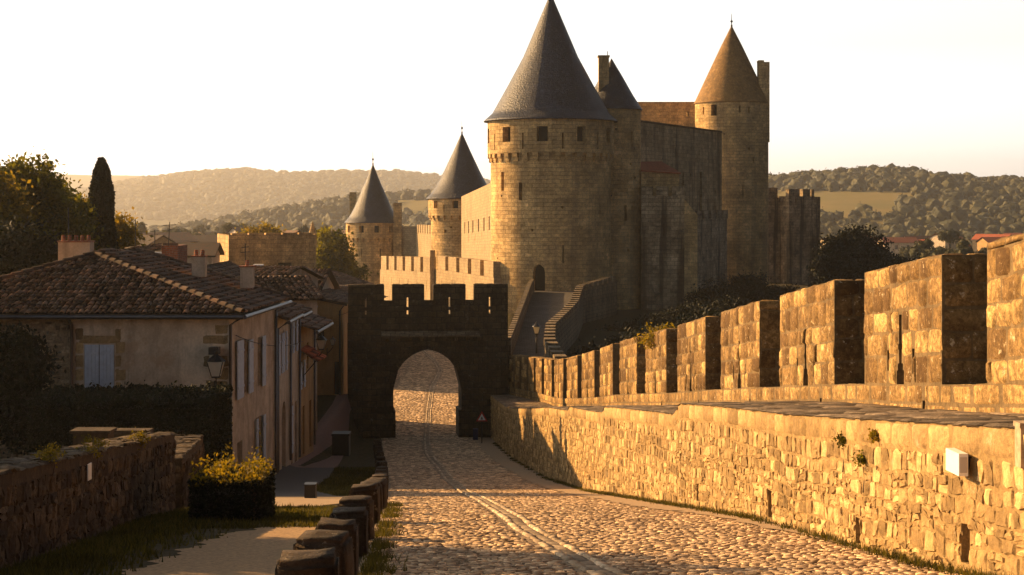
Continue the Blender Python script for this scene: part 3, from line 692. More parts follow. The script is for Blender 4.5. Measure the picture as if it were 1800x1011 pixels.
# ------------------------------------------------------------------ towers
def tower(name, label, c, r, z0, z1, zcb, rsh, roof, windows=(), slits=(), holes=(), mat='castle', roofmat='slate', corb=0, finial=None, seed=0, n=72, extra=None):
    """c centre, r gallery radius, rsh shaft radius; windows (deg, z0, z1, width); corb = number of corbels"""
    t = thing(name, label, 'tower', (c[0], c[1], z0))
    def fc(rad):
        def f(u, v, w):
            th = u/rad; rr = rad-w
            return np.stack([c[0]+rr*np.sin(th), c[1]-rr*np.cos(th), v+0*u], -1)
        return f
    lo, hi = [], []
    hr = random.Random(int(c[1])); windows = list(windows)+[(hr.uniform(-75, 75), zz, zz+.2, .2) for zz in [zcb-1.6-hr.uniform(1.5, 2.6)*q for q in range(6)] if zz > -6.5]
    for wdw in list(windows):
        dg, a, b, wd = wdw[:4]; rise = wdw[4] if len(wdw) > 4 else 0
        rad = r if a > zcb else rsh; u = R(dg)*rad
        (hi if a > zcb else lo).append((u-wd/2, u+wd/2, a, b, rise))
    mb = MB(); us = np.linspace(-math.pi*rsh, math.pi*rsh, n+1)
    panel(mb, fc(rsh), us, np.linspace(z0, zcb if corb else z1, 8), lo, .7, 0, 1, smooth=True); mb.build('shaft', [M[mat], M['dark']], t)
    if corb:
        mb = MB(); us = np.linspace(-math.pi*r, math.pi*r, n+1); ov = .55*(r-rsh)+.0
        panel(mb, fc(r), us, np.linspace(zcb, z1, 5), hi, .7, 0, 1, smooth=True)
        mb.lathe(c, [(rsh-.02, zcb), (r, zcb)], n)
        mb.build('gallery', [M[mat], M['dark']], t)
        for k in range(corb):
            mb = MB(); a = 2*math.pi*(k+.5)/corb; wd = .5*(2*math.pi*r/corb)/2; hc = .75 if r > 5.5 else .55
            s_, c_ = math.sin(a), -math.cos(a); tx, ty = math.cos(a), math.sin(a)
            for r1, za, zb in ((r-.02, zcb-hc*.5, zcb-.003), (rsh+(r-rsh)*.55, zcb-hc, zcb-hc*.5)):
                q = [(c[0]+s_*rad+tx*o, c[1]+c_*rad+ty*o) for rad, o in ((rsh-.1, -wd), (r1, -wd), (r1, wd), (rsh-.1, wd))]
                mb.prism(q, za, zb)
            mb.build('corbel', M[mat], t)
    mb = MB(); prof = [(max(q[0], .02), q[1]) for q in roof]
    L = []
    for i in range(len(prof)-1):
        for k in np.linspace(0, 1, 6)[:-1]: L.append((prof[i][0]+(prof[i+1][0]-prof[i][0])*k, prof[i][1]+(prof[i+1][1]-prof[i][1])*k))
    L.append(prof[-1]); e = prof[-1]; L += [(e[0], e[1]-.07), (r-.1, e[1]-.07)]
    mb.lathe(c, L, n); mb.build('roof', M[roofmat], t)
    if finial:
        mb = MB(); zt = roof[0][1]; h = finial
        mb.lathe(c, [(.09, zt-.35), (.13, zt+.02), (.06, zt+.12), (.05, zt+h*.25), (.16, zt+h*.32), (.16, zt+h*.38), (.04, zt+h*.46), (.025, zt+h)], 10); mb.build('finial', M['metal'], t)
    return t
D = 156.; k = D/F
mt_ = tower('castle_tower', 'great round castle tower with tall slate cone roof and pointed door above the ramp', (PX(968, D), D), 6.07, -12, 8.62, 5.35, 5.76,
      [(0, 20.9), (48*k, PZ(100, D)), (75*k, PZ(150, D)), (89*k, PZ(175, D)), (103*k, PZ(200, D)), (118*k, 8.55)],
      [(a, 6.4, 7.8, 1.0) for a in (-80.5, -44.4, -8.7, 27.2, 63, 99, 135, 171, -116, -152)]+[(a, 5.7, 7.2, .16) for a in (-62, -26.6, 9.3, 45, 81)]
      +[(-53, 1.85, 3.6, .45), (-30.6, .95, 2.6, .34), (10.2, -4.9, -3.2, .16), (52, -1., .6, .14), (-70, -6.2, -5, .16), (-12.3, -7.45, -5.0, 1.15, .75)], corb=36, finial=1.5)
D = 160.; k = D/F
cw = (PX(1075, D), D)
st = tower('stair_tower', 'slim round tower with dark slate cone squeezed behind the great tower', cw, 2.92, -12, PZ(192, D), PZ(192, D)-.6, 2.87,
      [(0, PZ(103, D)), (20*k, PZ(136, D)), (38*k, PZ(168, D)), (54*k, PZ(193, D))], [(40, 6.2, 7.7, .14), (25, -1, .5, .3), (48, 3, 3.3, .3), (30, -4, -3.7, .25)], corb=0, finial=None)
mb = MB(); mb.box(PX(1052, 159), PX(1070, 159), 158.5, 159.6, 7, PZ(101, 159)); mb.box(PX(1051, 159)-.02, PX(1071, 159)+.02, 158.42, 159.68, PZ(101, 159), PZ(98, 159)); ch = mb.build('chimney', M['castle'], st)
mb = MB(); mb.tube([(PX(1068, 159), 159.1, PZ(100, 159)), (PX(1068, 159), 159.1, PZ(90, 159))], .04, 6); mb.build('rod', M['metal'], st)
D = 192.; k = D/F
tr = tower('round_tower', 'tall round tower with ochre cone roof and a chimney stack at its right edge', (PX(1286, D), D), 4.33, -13, PZ(180, D), PZ(180, D)-.6, 4.3,
      [(0, PZ(45, D)), (18*k, PZ(80, D)), (36*k, PZ(118, D)), (52*k, PZ(152, D)), (63*k, PZ(176, D)), (66*k, PZ(182, D))],
      [(-36, 11, 12.3, .75), (-57, 11.2, 12.1, .25), (5, 11.3, 12.1, .22), (-62, 9, 9.3, .2), (20, 11.3, 12., .2), (28, 5.5, 6.2, .18), (10, 1.5, 3, .14), (42, -4, -2.2, .14), (20, 7, 7.3, .3)], roofmat='coneclay', finial=1.4)
mb = MB(); mb.box(PX(1332, 191), PX(1351, 191), 190.2, 191.6, 8, PZ(110, 191)); 
for q in (0, 1): mb.box(PX(1332, 191)-.03, PX(1341, 191)+.01, 190.15+.75*q, 190.8+.75*q, PZ(110, 191), PZ(107, 191))
mb.build('chimney', M['castle'], tr)
D = 215.; k = D/F
tower('round_tower', 'middle round tower with slate cone behind the sloping palace wall', (PX(812, D), D), 4.45, -12, PZ(348, D), PZ(379, D), 4.1,
      [(0, PZ(233, D)), (16*k, PZ(268, D)), (31*k, PZ(300, D)), (44*k, PZ(325, D)), (55*k, PZ(341, D)), (63*k, PZ(349, D))],
      [(a, PZ(366, 211), PZ(353, 211), .75) for a in (-49, -9.5, 30)]+[(-30, PZ(373, 211), PZ(360, 211), .16), (10, PZ(373, 211), PZ(360, 211), .16), (-30, -2.9, -2.5, .35)], corb=26, finial=1.7)
D = 245.; k = D/F
t4 = tower('round_tower', 'leftmost small round tower with slate cone between two chimneys', (PX(655.5, D), D), 4.05, -16, PZ(390, D), PZ(418, D), 3.72,
      [(0, PZ(288, D)), (12*k, PZ(318, D)), (24*k, PZ(345, D)), (34*k, PZ(368, D)), (42*k, PZ(382, D)), (50*k, PZ(391, D))],
      [(a, PZ(409, 241), PZ(397, 241), .75) for a in (-58, -20, 13.5, 47)]+[(-22, -7, -5.8, .16), (22, -6.9, -5.7, .2)], corb=26, finial=1.9)
mb = MB(); mb.box(PX(615, 247), PX(626, 247), 246.4, 247.6, PZ(400, 247), PZ(338, 247)); mb.build('chimney', M['castle'], t4)
mb = MB(); mb.box(PX(692, 243), PX(706, 243), 242.4, 243.6, -14, PZ(357, 243)); mb.build('chimney', M['castle'], t4)

# ------------------------------------------------------------------ castle walls
def wall(name, label, a, b, z0, z1a, z1b, th=1.2, holes=(), mat='curtain', mer=(), mh=1.3, depth=.6, through=False, side=1, cap=False, cat='wall', group=None):
    """a,b (x,y); faces the side to the right of a->b reversed by side; mer: list of (s0,s1) merlons in metres; z top interpolated"""
    a = np.array(a, float); b = np.array(b, float); L = np.linalg.norm(b-a); e = (b-a)/L; nn = np.array([-e[1], e[0]])*side
    def f(u, v, w):
        u, v, w = np.broadcast_arrays(np.asarray(u, float), np.asarray(v, float), np.asarray(w, float))
        xy = a+u[..., None]*e+w[..., None]*nn
        return np.concatenate([xy, (v+(z1b-z1a)*u/L)[..., None]], -1)
    t = thing(name, label, cat, (*(a+b)/2, z0), group)
    mb = MB(); nu = max(2, int(L/3))
    panel(mb, f, np.linspace(0, L, nu), np.linspace(z0, z1a, 5), holes, th if through else depth, 0, 1, through)
    panel(mb, lambda u, v, w: f(u, v, th-w), np.linspace(0, L, nu), np.linspace(z0, z1a, 5), holes if through else [], .001, 0, 1, True)
    panel(mb, lambda u, v, w: f(u, z1a+0*u, v), [0, L], [0, th], [], .1, 0)
    for uu in (0, L): panel(mb, lambda u, v, w: f(uu+0*u, v, u), [0, th], [z0, z1a], [], .1, 0)
    mb.build('wall_face', [M[mat], M['dark']], t)
    if cap:
        mb = MB(); q = [f(np.array(uu), np.array(0.), np.array(ww))[:2] for uu, ww in ((0, -.12), (L, -.12), (L, th+.1), (0, th+.1))]
        mb.prism(q, [z1a+.003, z1b+.003, z1b+.003, z1a+.003], [z1a+.2, z1b+.2, z1b+.2, z1a+.2]); mb.build('coping', M['gate'], t)
    for s0, s1 in mer:
        mb = MB(); za = z1a+(z1b-z1a)*s0/L; zb = z1a+(z1b-z1a)*s1/L; tm = min(th, .7)
        q = [f(np.array(uu), np.array(0.), np.array(ww))[:2] for uu, ww in ((s0, 0), (s1, 0), (s1, tm), (s0, tm))]
        mb.prism(q, [za-.02, zb-.02, zb-.02, za-.02], [za+mh, zb+mh, zb+mh, za+mh]); mb.build('merlon', M[mat], t)
    return t
wall('curtain_wall', 'high castle wall with dark coping between the slim tower and the ochre-roofed tower', (PX(1122, 160.5), 160.5), (PX(1268, 185), 185), -12, 8.75, 8.85, holes=[(5+a, 5.25+a, 5.5, 6.6) for a in (6, 14, 21)]+[(24.5, 24.95, -3.2, 2.2), (20, 21.3, -1.8, .4, .65), (9, 9.3, 2, 2.5), (16, 16.3, 3.6, 4.), (7, 7.2, 5.2, 5.4), (12, 12.2, 1.3, 1.5), (18, 18.2, 7, 7.2), (27, 27.2, 4.2, 4.4), (22.5, 22.7, .9, 1.1), (10.5, 10.7, 7, 7.2)], cap=True, mat='curtain')
hw = [q for q in S.objects if q.name.startswith('curtain_wall')][0]
for fr in (.30, .52, .74):
    x0 = PX(1122, 160.5)+(PX(1268, 185)-PX(1122, 160.5))*fr; y0 = 160.5+24.5*fr; mb = MB()
    mb.prism([(x0-.1, y0-.75), (x0+.55, y0+.15), (x0+.1, y0+.6), (x0-.55, y0-.3)], -12, [3.5+fr]*4); mb.build('buttress', M['curtain'], hw)
wall('palace_wall', 'tall plain brown wall rising behind the high castle wall', (PX(1105, 196), 196), (PX(1240, 197), 197), -5, PZ(179, 196), PZ(179, 197), holes=[(7.15, 7.4, 11.35, 11.95)], through=True, mat='castle')
wall('outer_curtain', 'dark streaked outer wall below the red-roofed lean-to', (PX(1127.5, 157.5), 157.5), (PX(1203, 157), 157), -13, PZ(345, 157), PZ(345, 157), mat='curtain2', mer=[(0, 1.1), (1.45, 2.6), (2.95, 4.1)], mh=.95, holes=[(2.1, 2.25, -2.5, -1.2)])
wall('outer_curtain', 'lower dark outer wall between the streaked wall and the ochre-roofed tower', (PX(1200, 158), 158), (PX(1278, 176), 176), -13, PZ(388, 157), PZ(384, 176), mat='curtain2', mer=[(s, s+2.1) for s in np.arange(.2, 18, 2.9)], mh=.9)
mb = MB(); mb.prism([(PX(1203, 156.5), 156.5), (PX(1226, 156.9), 156.9), (PX(1226, 158), 158), (PX(1203, 158), 158)], -13, [PZ(350, 155.5), PZ(378, 155.9), PZ(378, 157), PZ(350, 157)])
tag(mb.build('buttress', M['castle']), 'sloping brown buttress beside the dark streaked outer wall', 'wall')
t = thing('lean_to', 'small lean-to with red tiled roof against the high castle wall', 'building', (PX(1160, 158), 158, 3))
mb = MB(); mb.prism([(PX(1127, 158.9), 158.9), (PX(1194, 159.2), 159.2), (PX(1194, 168), 168), (PX(1127, 168), 168)], -3, PZ(303, 159)); mb.build('wall', M['castle'], t)
mb = MB(); a_, b_ = P(1126, 299, 158.6), P(1197, 303.5, 158.9); c_, d_ = P(1194, 302, 168), P(1126, 262, 165)
mb.add([a_, b_, c_, d_], [(0, 0), (4, 0), (4, 4), (0, 4)], [[0, 1, 2, 3]], 0); mb.add([a_-[0, 0, .15], b_-[0, 0, .15], b_, a_], [(0, 0), (4, 0), (4, 4), (0, 4)], [[0, 1, 2, 3]], 0); mb.build('roof', M['redtile'], t)
wall('outer_curtain', 'dark far wall just right of the ochre-roofed tower', (PX(1340, 214), 214), (PX(1392, 216), 216), -14, PZ(348, 214), PZ(348, 216), mat='curtain2', mer=[(0, 2.4)], mh=1.35)
k = 2.0/27
wall('end_tower', 'square flat-topped dark tower at the far right end of the castle', (PX(1387, 213.5), 213.5), (PX(1442, 216), 216), -14, PZ(345, 214), PZ(346, 216), mat='curtain2', th=4, mer=[(0, 1.75), (2.3, 3.5), (3.85, 4.2)], mh=.95, holes=[(1.0, 1.25, PZ(356, 214), PZ(350, 214))], cat='tower')
# palace wing seen edge-on to the left of the great tower
A_ = (PX(864, 159), 159.); B_ = (PX(811, 200), 200.); L_ = math.hypot(B_[0]-A_[0], B_[1]-A_[1])
wall('palace_wing', 'sunlit palace wall with a row of small windows left of the great tower', A_, B_, -12, PZ(321, 159), PZ(345.5, 200), holes=[(s, s+w, PZ(403, 165), PZ(379, 165)) for s, w in ((2, 1.1), (8, 1.3), (15, 1.3), (22.5, 1.3), (29, 1.3), (35, 1.1))]+[(11+q*9, 11.3+q*9, -2.9, -1.9) for q in range(3)], mat='castle_lit', th=5, side=-1, depth=.5)
mer = [(s, s+3.7) for s in np.arange(.2, 24, 5.2)]
wall('rampart_wall', 'sunlit crenellated wall below the palace wing, right-hand stretch seen over the gate', (PX(868, 152.5), 152.5), (PX(764, 178), 178.), -13, PZ(461, 152)-1.45, PZ(449, 178)-1.5, mat='castle_lit', mer=mer, mh=1.5, side=-1, th=.9, holes=[(s, s+.14, -8.6, -7.2) for s in np.arange(2, 24, 5.2)])
wall('rampart_wall', 'sunlit crenellated wall, lower left-hand stretch reaching the small round tower', (PX(757, 180), 180.), (PX(668, 207), 207.), -14, PZ(452, 180)-1.7, PZ(450, 207)-1.7, mat='castle_lit', mer=[(s, s+3.3) for s in np.arange(.4, 28, 4.75)], mh=1.7, side=-1, th=.9, holes=[(s, s+.14, -9, -7.8) for s in np.arange(2, 27, 4.75)])
mb = MB(); mb.box(PX(757, 178.6), PX(764.5, 178.6), 177.6, 179.4, -13, PZ(440, 178)); tag(mb.build('wall_buttress', M['castle_lit']), 'narrow sunlit pier between the two crenellated stretches', 'wall')
wall('rampart_wall', 'pale grey wall between the small tower and its neighbour', (PX(700, 243), 243.), (PX(736, 242), 242.), -14, PZ(398, 243), PZ(398, 242), mat='castle_lit')
wall('rampart_wall', 'short sunlit wall with dark notches against the middle tower', (PX(760, 216), 216.), (PX(731, 240), 240.), -14, PZ(412, 216), PZ(409, 240), mat='castle_lit', mer=[(s, s+2.4) for s in np.arange(.3, 23, 3.4)], mh=1.2, side=-1)

# ------------------------------------------------------------------ ramp up to the tower door
RL = ip([(84, -.6), (90, -.05), (143, 1.75), (152, 2.2)]); RW = ip([(80, 2.3), (82, 2.15), (90, 1.8), (100, 2.1), (112, 3.34), (122, 4.4), (138, 5.5), (150, 9.4)])
zramp = ip([(78, -8.3), (92, -8.2), (144, -7.5), (152, -7.45)])
mb = MB(); ys_ = np.linspace(80.5, 151, 60)
def xl_(y): return np.where(y < 88.4, xpar(y)+TH-.1, RL(y))
tt = np.linspace(0, 1, 7); Xg = xl_(ys_)[:, None]+(RW(ys_)+.3-xl_(ys_))[:, None]*tt; G = np.stack([Xg, np.broadcast_to(ys_[:, None], Xg.shape), np.broadcast_to(zramp(ys_)[:, None], Xg.shape)], -1)
mb.grid(G, G[..., :2], 0, True)
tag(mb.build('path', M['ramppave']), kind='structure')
t = thing('ramp_wall', 'stepped stone wall on the right side of the ramp climbing to the tower door', 'wall', (RW(90.), 90., -12))
mb = MB(); yy = [81.5]
while yy[-1] < 149: yy.append(yy[-1]+(2.0 if yy[-1] < 138 else 1.6))
ztw = ip([(82, -7.75), (90, -7.5), (100, -7.35), (112, -7.35), (122, -7.2), (138, -6.75), (150, -6.35)])
for a, b in zip(yy[:-1], yy[1:]):
    xa, xb_ = float(RW(a)), float(RW(b)); th = .55
    mb.prism([(xa, a), (xa+th, a), (xb_+th, b), (xb_, b)], -13, [float(ztw(a))]*4)
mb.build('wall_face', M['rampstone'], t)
for i, (a, b) in enumerate(zip(yy[:-1], yy[1:])):
    mb = MB(); b2 = a+(b-a)*.62; xa, xb_ = float(RW(a)), float(RW(b2)); z = float(ztw(a)); o = -.04
    mb.prism([(xa+o, a+.02), (xa+.55-o, a+.02), (xb_+.55-o, b2), (xb_+o, b2)], z-.02, z+.42); mb.build('merlon', M['rampstone'], t)
t = thing('ramp_wall', 'crenellated stone parapet on the left side of the ramp behind the gate', 'wall', (RL(100.), 100., -12.3))
mb = MB(); yy = list(np.arange(89.8, 150, 1.6))
for a, b in zip(yy[:-1], yy[1:]):
    xa, xb_ = float(RL(a)), float(RL(b)); z = float(zramp(a))
    mb.prism([(xa-.35, a), (xa, a), (xb_, b), (xb_-.35, b)], -13, [z+.75]*4)
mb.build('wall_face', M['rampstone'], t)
for a, b in zip(yy[:-1], yy[1:]):
    mb = MB(); b2 = a+1.25; xa, xb_ = float(RL(a)), float(RL(b2)); z = float(zramp(a))+.73
    mb.prism([(xa-.35, a+.02), (xa, a+.02), (xb_, b2), (xb_-.35, b2)], z, z+.45); mb.build('merlon', M['rampstone'], t)
# low sunlit wall closing the road beyond the gate
wall('roadside_wall', 'small sunlit wall at the end of the road seen through the arch', (PX(778, 143), 143.), (PX(738, 147), 147.), -13, PZ(620, 143), PZ(618, 147), mat='castle_lit', mer=[(.2, .7), (1.1, 1.6), (2.0, 2.5)], mh=.4, side=-1, th=.5)

# ------------------------------------------------------------------ left near wall
def near_wall(name, label, y0, y1, zt, thick=.55, seed=1, base=-3.2):
    t = thing(name, label, 'wall', (-4.73-.061*((y0+y1)/2-15), (y0+y1)/2, float(zr((y0+y1)/2))))
    fx = lambda u: -4.73-.061*(u-15)
    def f(u, v, w): return np.stack([fx(u)-w, u+0*v, zt(u)+v], -1)
    mb = MB(); panel(mb, f, np.linspace(y0, y1, 40), np.linspace(base, 0, 5), [], .1, 1)
    panel(mb, lambda u, v, w: f(u, v, thick-w), np.linspace(y0, y1, 40), np.linspace(base, 0, 5), [], .1, 1)
    r_ = random.Random(seed)
    stones(mb, f, rects(y0, y1, base, -.12, (.10, .2), (.10, .34), [], r_, .004, 1), .032, .010, .017, True, corner=.15, shear=.25, smooth=False)
    for yy_ in (y0, y1):
        sg = 1 if yy_ == y0 else -1
        def fe(u, v, w): return np.stack([fx(yy_)-u, yy_+w*sg+0*u, zt(yy_)+v+0*u], -1)
        panel(mb, fe, [0, thick], [base, 0], [], .1, 1)
        stones(mb, fe, rects(0, thick, base, -.1, (.15, .25), (.15, .35), [], r_, .02), .03, .02, .01, False, corner=.2)
    def ft(u, v, w): return np.stack([fx(v)-u, v+0*u, zt(v)+.01-w], -1)
    panel(mb, ft, [0, thick], np.linspace(y0, y1, 30), [], .1, 1)
    stones(mb, ft, rects(-.03, thick+.03, y0, y1, (.15, .35), (.18, .36), [], r_, .006), .025, .01, .015, True, corner=.15, smooth=False)
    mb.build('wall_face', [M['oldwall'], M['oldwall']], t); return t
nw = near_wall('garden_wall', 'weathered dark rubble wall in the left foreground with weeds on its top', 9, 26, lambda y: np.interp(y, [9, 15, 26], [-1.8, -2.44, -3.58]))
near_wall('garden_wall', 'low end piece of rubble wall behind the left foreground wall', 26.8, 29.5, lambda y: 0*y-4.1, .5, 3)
mb = MB(); x = -4.73-.061*(16.9-15); xw = x+.045
mb.box(xw, xw+.012, 18.35, 18.5, PZ(847, 18.3), PZ(818, 18.3)); tag(mb.build('marker_plate', M['white']), 'small upright white plate on the left foreground wall', 'plate')
mb = MB(); a = P(128, 775, 31); b = P(190, 757, 31); mb.box(a[0], b[0], 31, 31.45, -7, b[2]-.06); mb.box(a[0]-.05, b[0]+.05, 30.95, 31.5, b[2]-.055, b[2])
tag(mb.build('garden_block', M['oldwall']), 'square stone block with flat slab behind the foreground wall', 'block')
mb = MB(); a = P(190, 775, 33); b = P(262, 757, 33); mb.box(a[0]+.05, b[0], 33, 33.4, -7.5, b[2])
tag(mb.build('garden_wall', M['oldwall']), 'short low garden wall beside the square stone block', 'wall')

# ------------------------------------------------------------------ houses
def shutter(parent, f, u0, u1, v0, v1, w=-.05, th=.035, name='shutter', mat='shutter'):
    mb = MB(); n = max(3, int((u1-u0)/.11)); e = np.linspace(u0, u1, n+1)
    def bx(a, b, c, d, w0, w1):
        q = [f(np.array(a), np.array(c), np.array(w0)), f(np.array(b), np.array(c), np.array(w0)), f(np.array(b), np.array(c), np.array(w1)), f(np.array(a), np.array(c), np.array(w1))]
        mb.prism([p[:2] for p in q], c, d)
    for i in range(n): bx(e[i]+.004, e[i+1]-.004, v0, v1, w-th, w)
    for zz in (v0+.18*(v1-v0), v1-.2*(v1-v0)): bx(u0+.02, u1-.02, zz, zz+.07, w-th-.022, w-th-.002)
    return mb.build(name, M[mat], parent)
def linef(a, b, side):
    a = np.array(a, float); b = np.array(b, float); L = np.linalg.norm(b-a); e = (b-a)/L; nn = np.array([-e[1], e[0]])*side
    def f(u, v, w):
        u, v, w = np.broadcast_arrays(np.asarray(u, float), np.asarray(v, float), np.asarray(w, float))
        return np.concatenate([a+u[..., None]*e+w[..., None]*nn, v[..., None]], -1)
    return f, L
def facade(t, a, b, z0, z1, side, mat, holes=(), name='wall', depth=.25, panes=True, us=None):
    f, L = linef(a, b, side); mb = MB(); panel(mb, f, np.linspace(0, L, 5) if us is None else us, [z0, (z0+z1)/2, z1], holes, depth, 0, 1)
    mb.build(name, [M[mat], M['pane']], t); return f, L
def gutter(t, p, q, r=.07):
    mb = MB(); mb.tube([p, q], r, 8); mb.build('gutter', M['zinc'], t)
def downpipe(t, x, y, z1, z0, dx=0, dy=0, r=.05):
    mb = MB(); mb.tube([(x, y, z1), (x+dx, y+dy, z1-.25), (x+dx, y+dy, z0)], r, 8); mb.build('downpipe', M['zinc'], t)

# H1 big corner house
h1 = thing('corner_house', 'large beige house with hipped clay tile roof and one closed blue shuttered window in front', 'house', (-13.6, 50.5, -9))
ze = -3.2
f, L = facade(h1, (-19.0, 50.5), (-15.35+.85, 50.5), -9.6, ze, 1, 'plaster', name='wall')
h1c = [q for q in S.objects if q.parent == h1][0]; bpy.data.objects.remove(h1c)
xs0 = PX(123, 50.5)
f, L = linef((xs0, 50.5), (-8.8, 50.5), 1); mb = MB(); wu0, wu1 = PX(148, 50.5)-xs0, PX(201, 50.5)-xs0; wz0, wz1 = PZ(688, 50.5), PZ(606, 50.5)
panel(mb, f, np.linspace(0, L, 5), [-9.6, ze], [(wu0, wu1, wz0, wz1)], .2); 
f2, L2 = linef((-8.8, 50.5), (-8.46, 58), 1)
def Yp(px, Xa=-8.8, s_=.0453): return (Xa-s_*50.5)/((px-900)/F-s_)
hol = [(Yp(425)-50.5, Yp(433)-50.5, -5.95, -4.2), (Yp(453.)-50.5, Yp(457.5)-50.5, -5.95, -4.3), (Yp(417)-50.5, Yp(426)-50.5, -8.15, -7.4), (Yp(450)-50.5, Yp(459)-50.5, -9.6, -7.0)]
panel(mb, f2, np.linspace(0, L2, 4), [-9.7, ze], hol, .22)
f3, L3 = linef((-8.46, 58), (-18.8, 58), 1); panel(mb, f3, [0, L3], [-9.7, ze], []); mb.tri((-18.8, 58, ze), (-8.46, 58, ze), (-13.2, 58, -1.55))
mb.build('wall', [M['plaster'], M['pane']], h1)
mb = MB(); f4, L4 = linef((-19.2, 50.5), (xs0, 50.5), 1); panel(mb, f4, [0, L4/2, L4], [-9.6, -6, ze], [], .1, 1)
stones(mb, f4, rects(0, L4, -8.5, ze-.1, (.1, .2), (.12, .34), [], random.Random(8), .02, 1), .02, .015, .01, False, corner=.2)
f5, L5 = linef((-18.8, 58), (-19.2, 50.5), 1); panel(mb, f5, [0, L5], [-9.6, ze], [], .1, 1)
mb.build('rubble_wall', [M['houserubble'], M['houserubble']], h1)
shutter(h1, f, wu0+.01, (wu0+wu1)/2-.01, wz0, wz1, .02); shutter(h1, f, (wu0+wu1)/2+.01, wu1-.01, wz0, wz1, .02)
for (p0, p1, z0_, z1_) in ((413, 424, -6.0, -4.15), (433.5, 441, -6.0, -4.25), (457.5, 463, -6.0, -4.3)): shutter(h1, f2, Yp(p0)-50.5, Yp(p1)-50.5, z0_, z1_, -.06)
shutter(h1, f2, Yp(447)-50.5, Yp(450)-50.5, -8.9, -7., -.06); shutter(h1, f2, Yp(459)-50.5, Yp(463)-50.5, -8.9, -7., -.06)
mb = MB(); rq = random.Random(2); z = -9.4; i = 0
while z < ze-.3:
    hh = rq.uniform(.28, .4); w1 = (.75 if i % 2 else .42)*rq.uniform(.85, 1.2)
    if rq.random() < .8: stones(mb, f, np.array([(L-w1, L-.005, z, min(z+hh-.02, ze))]), .012, .004, .006, False, corner=.05)
    z += hh; i += 1
mb.build('quoins', M['quoin'], h1); mb = MB()
for (a, b, c, d) in [(wu0-.28, wu0-.02, wz0-.1+.42*k_, wz0+.28+.42*k_) for k_ in range(5)]+[(wu1+.02, wu1+.22+.14*(k_ % 2), wz0-.1+.42*k_, wz0+.28+.42*k_) for k_ in range(5)]+[(wu0-.2, wu1+.2, wz1+.03, wz1+.3)]:
    stones(mb, f, np.array([(a, b, c, d)]), .012, .004, .006, False, corner=.05)
mb.build('window_surround', M['quoin'], h1)
ap = (-14.0, 54.5, -1.5); rb = (-13.2, 58.1, -1.5); el = (-19.5, 49.95, ze+.02); er = (-8.3, 49.95, ze+.02); ebr = (-8.0, 58.1, ze+.02); ebl = (-19.3, 58.1, ze+.02)
mb = MB(); tiled(mb, [el, er, ap]); tiled(mb, [er, ebr, rb, ap]); tiled(mb, [ebl, el, ap, rb])
mb.quad((er[0], er[1], ze-.06), (ebr[0], ebr[1], ze-.06), (-8.4, 58.1, ze-.06), (-8.8, 50.4, ze-.06), 1)
mb.quad((el[0], el[1], ze-.06), (er[0], er[1], ze-.06), (-8.8, 50.5, ze-.06), (-19., 50.5, ze-.06), 1)
for a, b in ((er, ap), (el, ap), (ap, rb), (ebr, rb)): ridge(mb, np.array(a)+[0, 0, .05], np.array(b)+[0, 0, .05])
mb.build('roof', [M['clay'], M['claybase']], h1)
gutter(h1, (-19.5, 49.88, ze-.08), (-8.25, 49.88, ze-.08)); gutter(h1, (-8.22, 49.9, ze-.08), (-7.92, 58.1, ze-.08))
downpipe(h1, PX(120, 50), 49.95, ze-.1, PZ(690, 50), 0, .45); downpipe(h1, -8.35, 49.95, ze-.1, -9.3, -.38, .42); downpipe(h1, -8.1, 57.8, ze-.1, -9.6, -.3, 0)
def chimney(t, px0, px1, y0, y1, d, mat='plaster2', dep=.5, pots=2, topmat='brick', potmat='clay'):
    mb = MB(); a, b = PX(px0, d), PX(px1, d); zt = PZ(y0, d); mb.box(a, b, d, d+dep, PZ(y1, d), zt); 
    c = mb.build('chimney', M[mat], t)
    c2 = MB(); c2.box(a-.03, b+.03, d-.03, d+dep+.03, zt, zt+.05)
    o = np.array(t['_loc'])
    for k_ in range(pots):
        xx = a+(b-a)*(k_+.5)/pots; c2.tube([(xx, d+dep/2, zt+.03), (xx, d+dep/2, zt+.24)], [.075, .06], 8)
    cc = c2.build('chimney_pots', M['brick'] if topmat == 'brick' else M['clay'], t); cc.parent = c
def antenna(name, label, px, y0, y1, d, arms=((.2, .5), (.35, .35)), tilt=0):
    mb = MB(); a = P(px, y1, d); b = P(px, y0, d); b[0] += tilt; mb.tube([a, b], .018, 5)
    for fr, w in arms:
        p = a+(b-a)*(1-fr); mb.tube([p-[w/2, 0, 0], p+[w/2, 0, .03]], .012, 4)
    tag(mb.build(name, M['metal']), label, 'antenna')
chimney(h1, 102, 158, 426, 462, 55.6, 'plaster2', .55, 5)
chimney(h1, 337, 360, 452, 487, 55.2, 'plaster', .4, 2)
chimney(h1, 422, 444, 470, 506, 55.8, 'plaster', .4, 1)
antenna('aerial', 'tall thin aerial above the wide chimney left of the cypress', 120, 365, 422, 56, ((.9, .3), (.95, .2)))
antenna('aerial', 'bare aerial mast just right of the cypress', 238, 385, 442, 60, ())
antenna('aerial', 'aerial with short crossbars above the brick chimney', 272, 404, 432, 62, ((.1, .35), (.35, .25)))
antenna('aerial', 'aerial with a wide crossbar right of the brick chimney', 296, 390, 432, 62, ((.15, .5), (.35, .25)), .05)
antenna('aerial', 'small aerial on the grey chimney above the street houses', 431, 428, 464, 56, ((.2, .25), (.45, .3)))

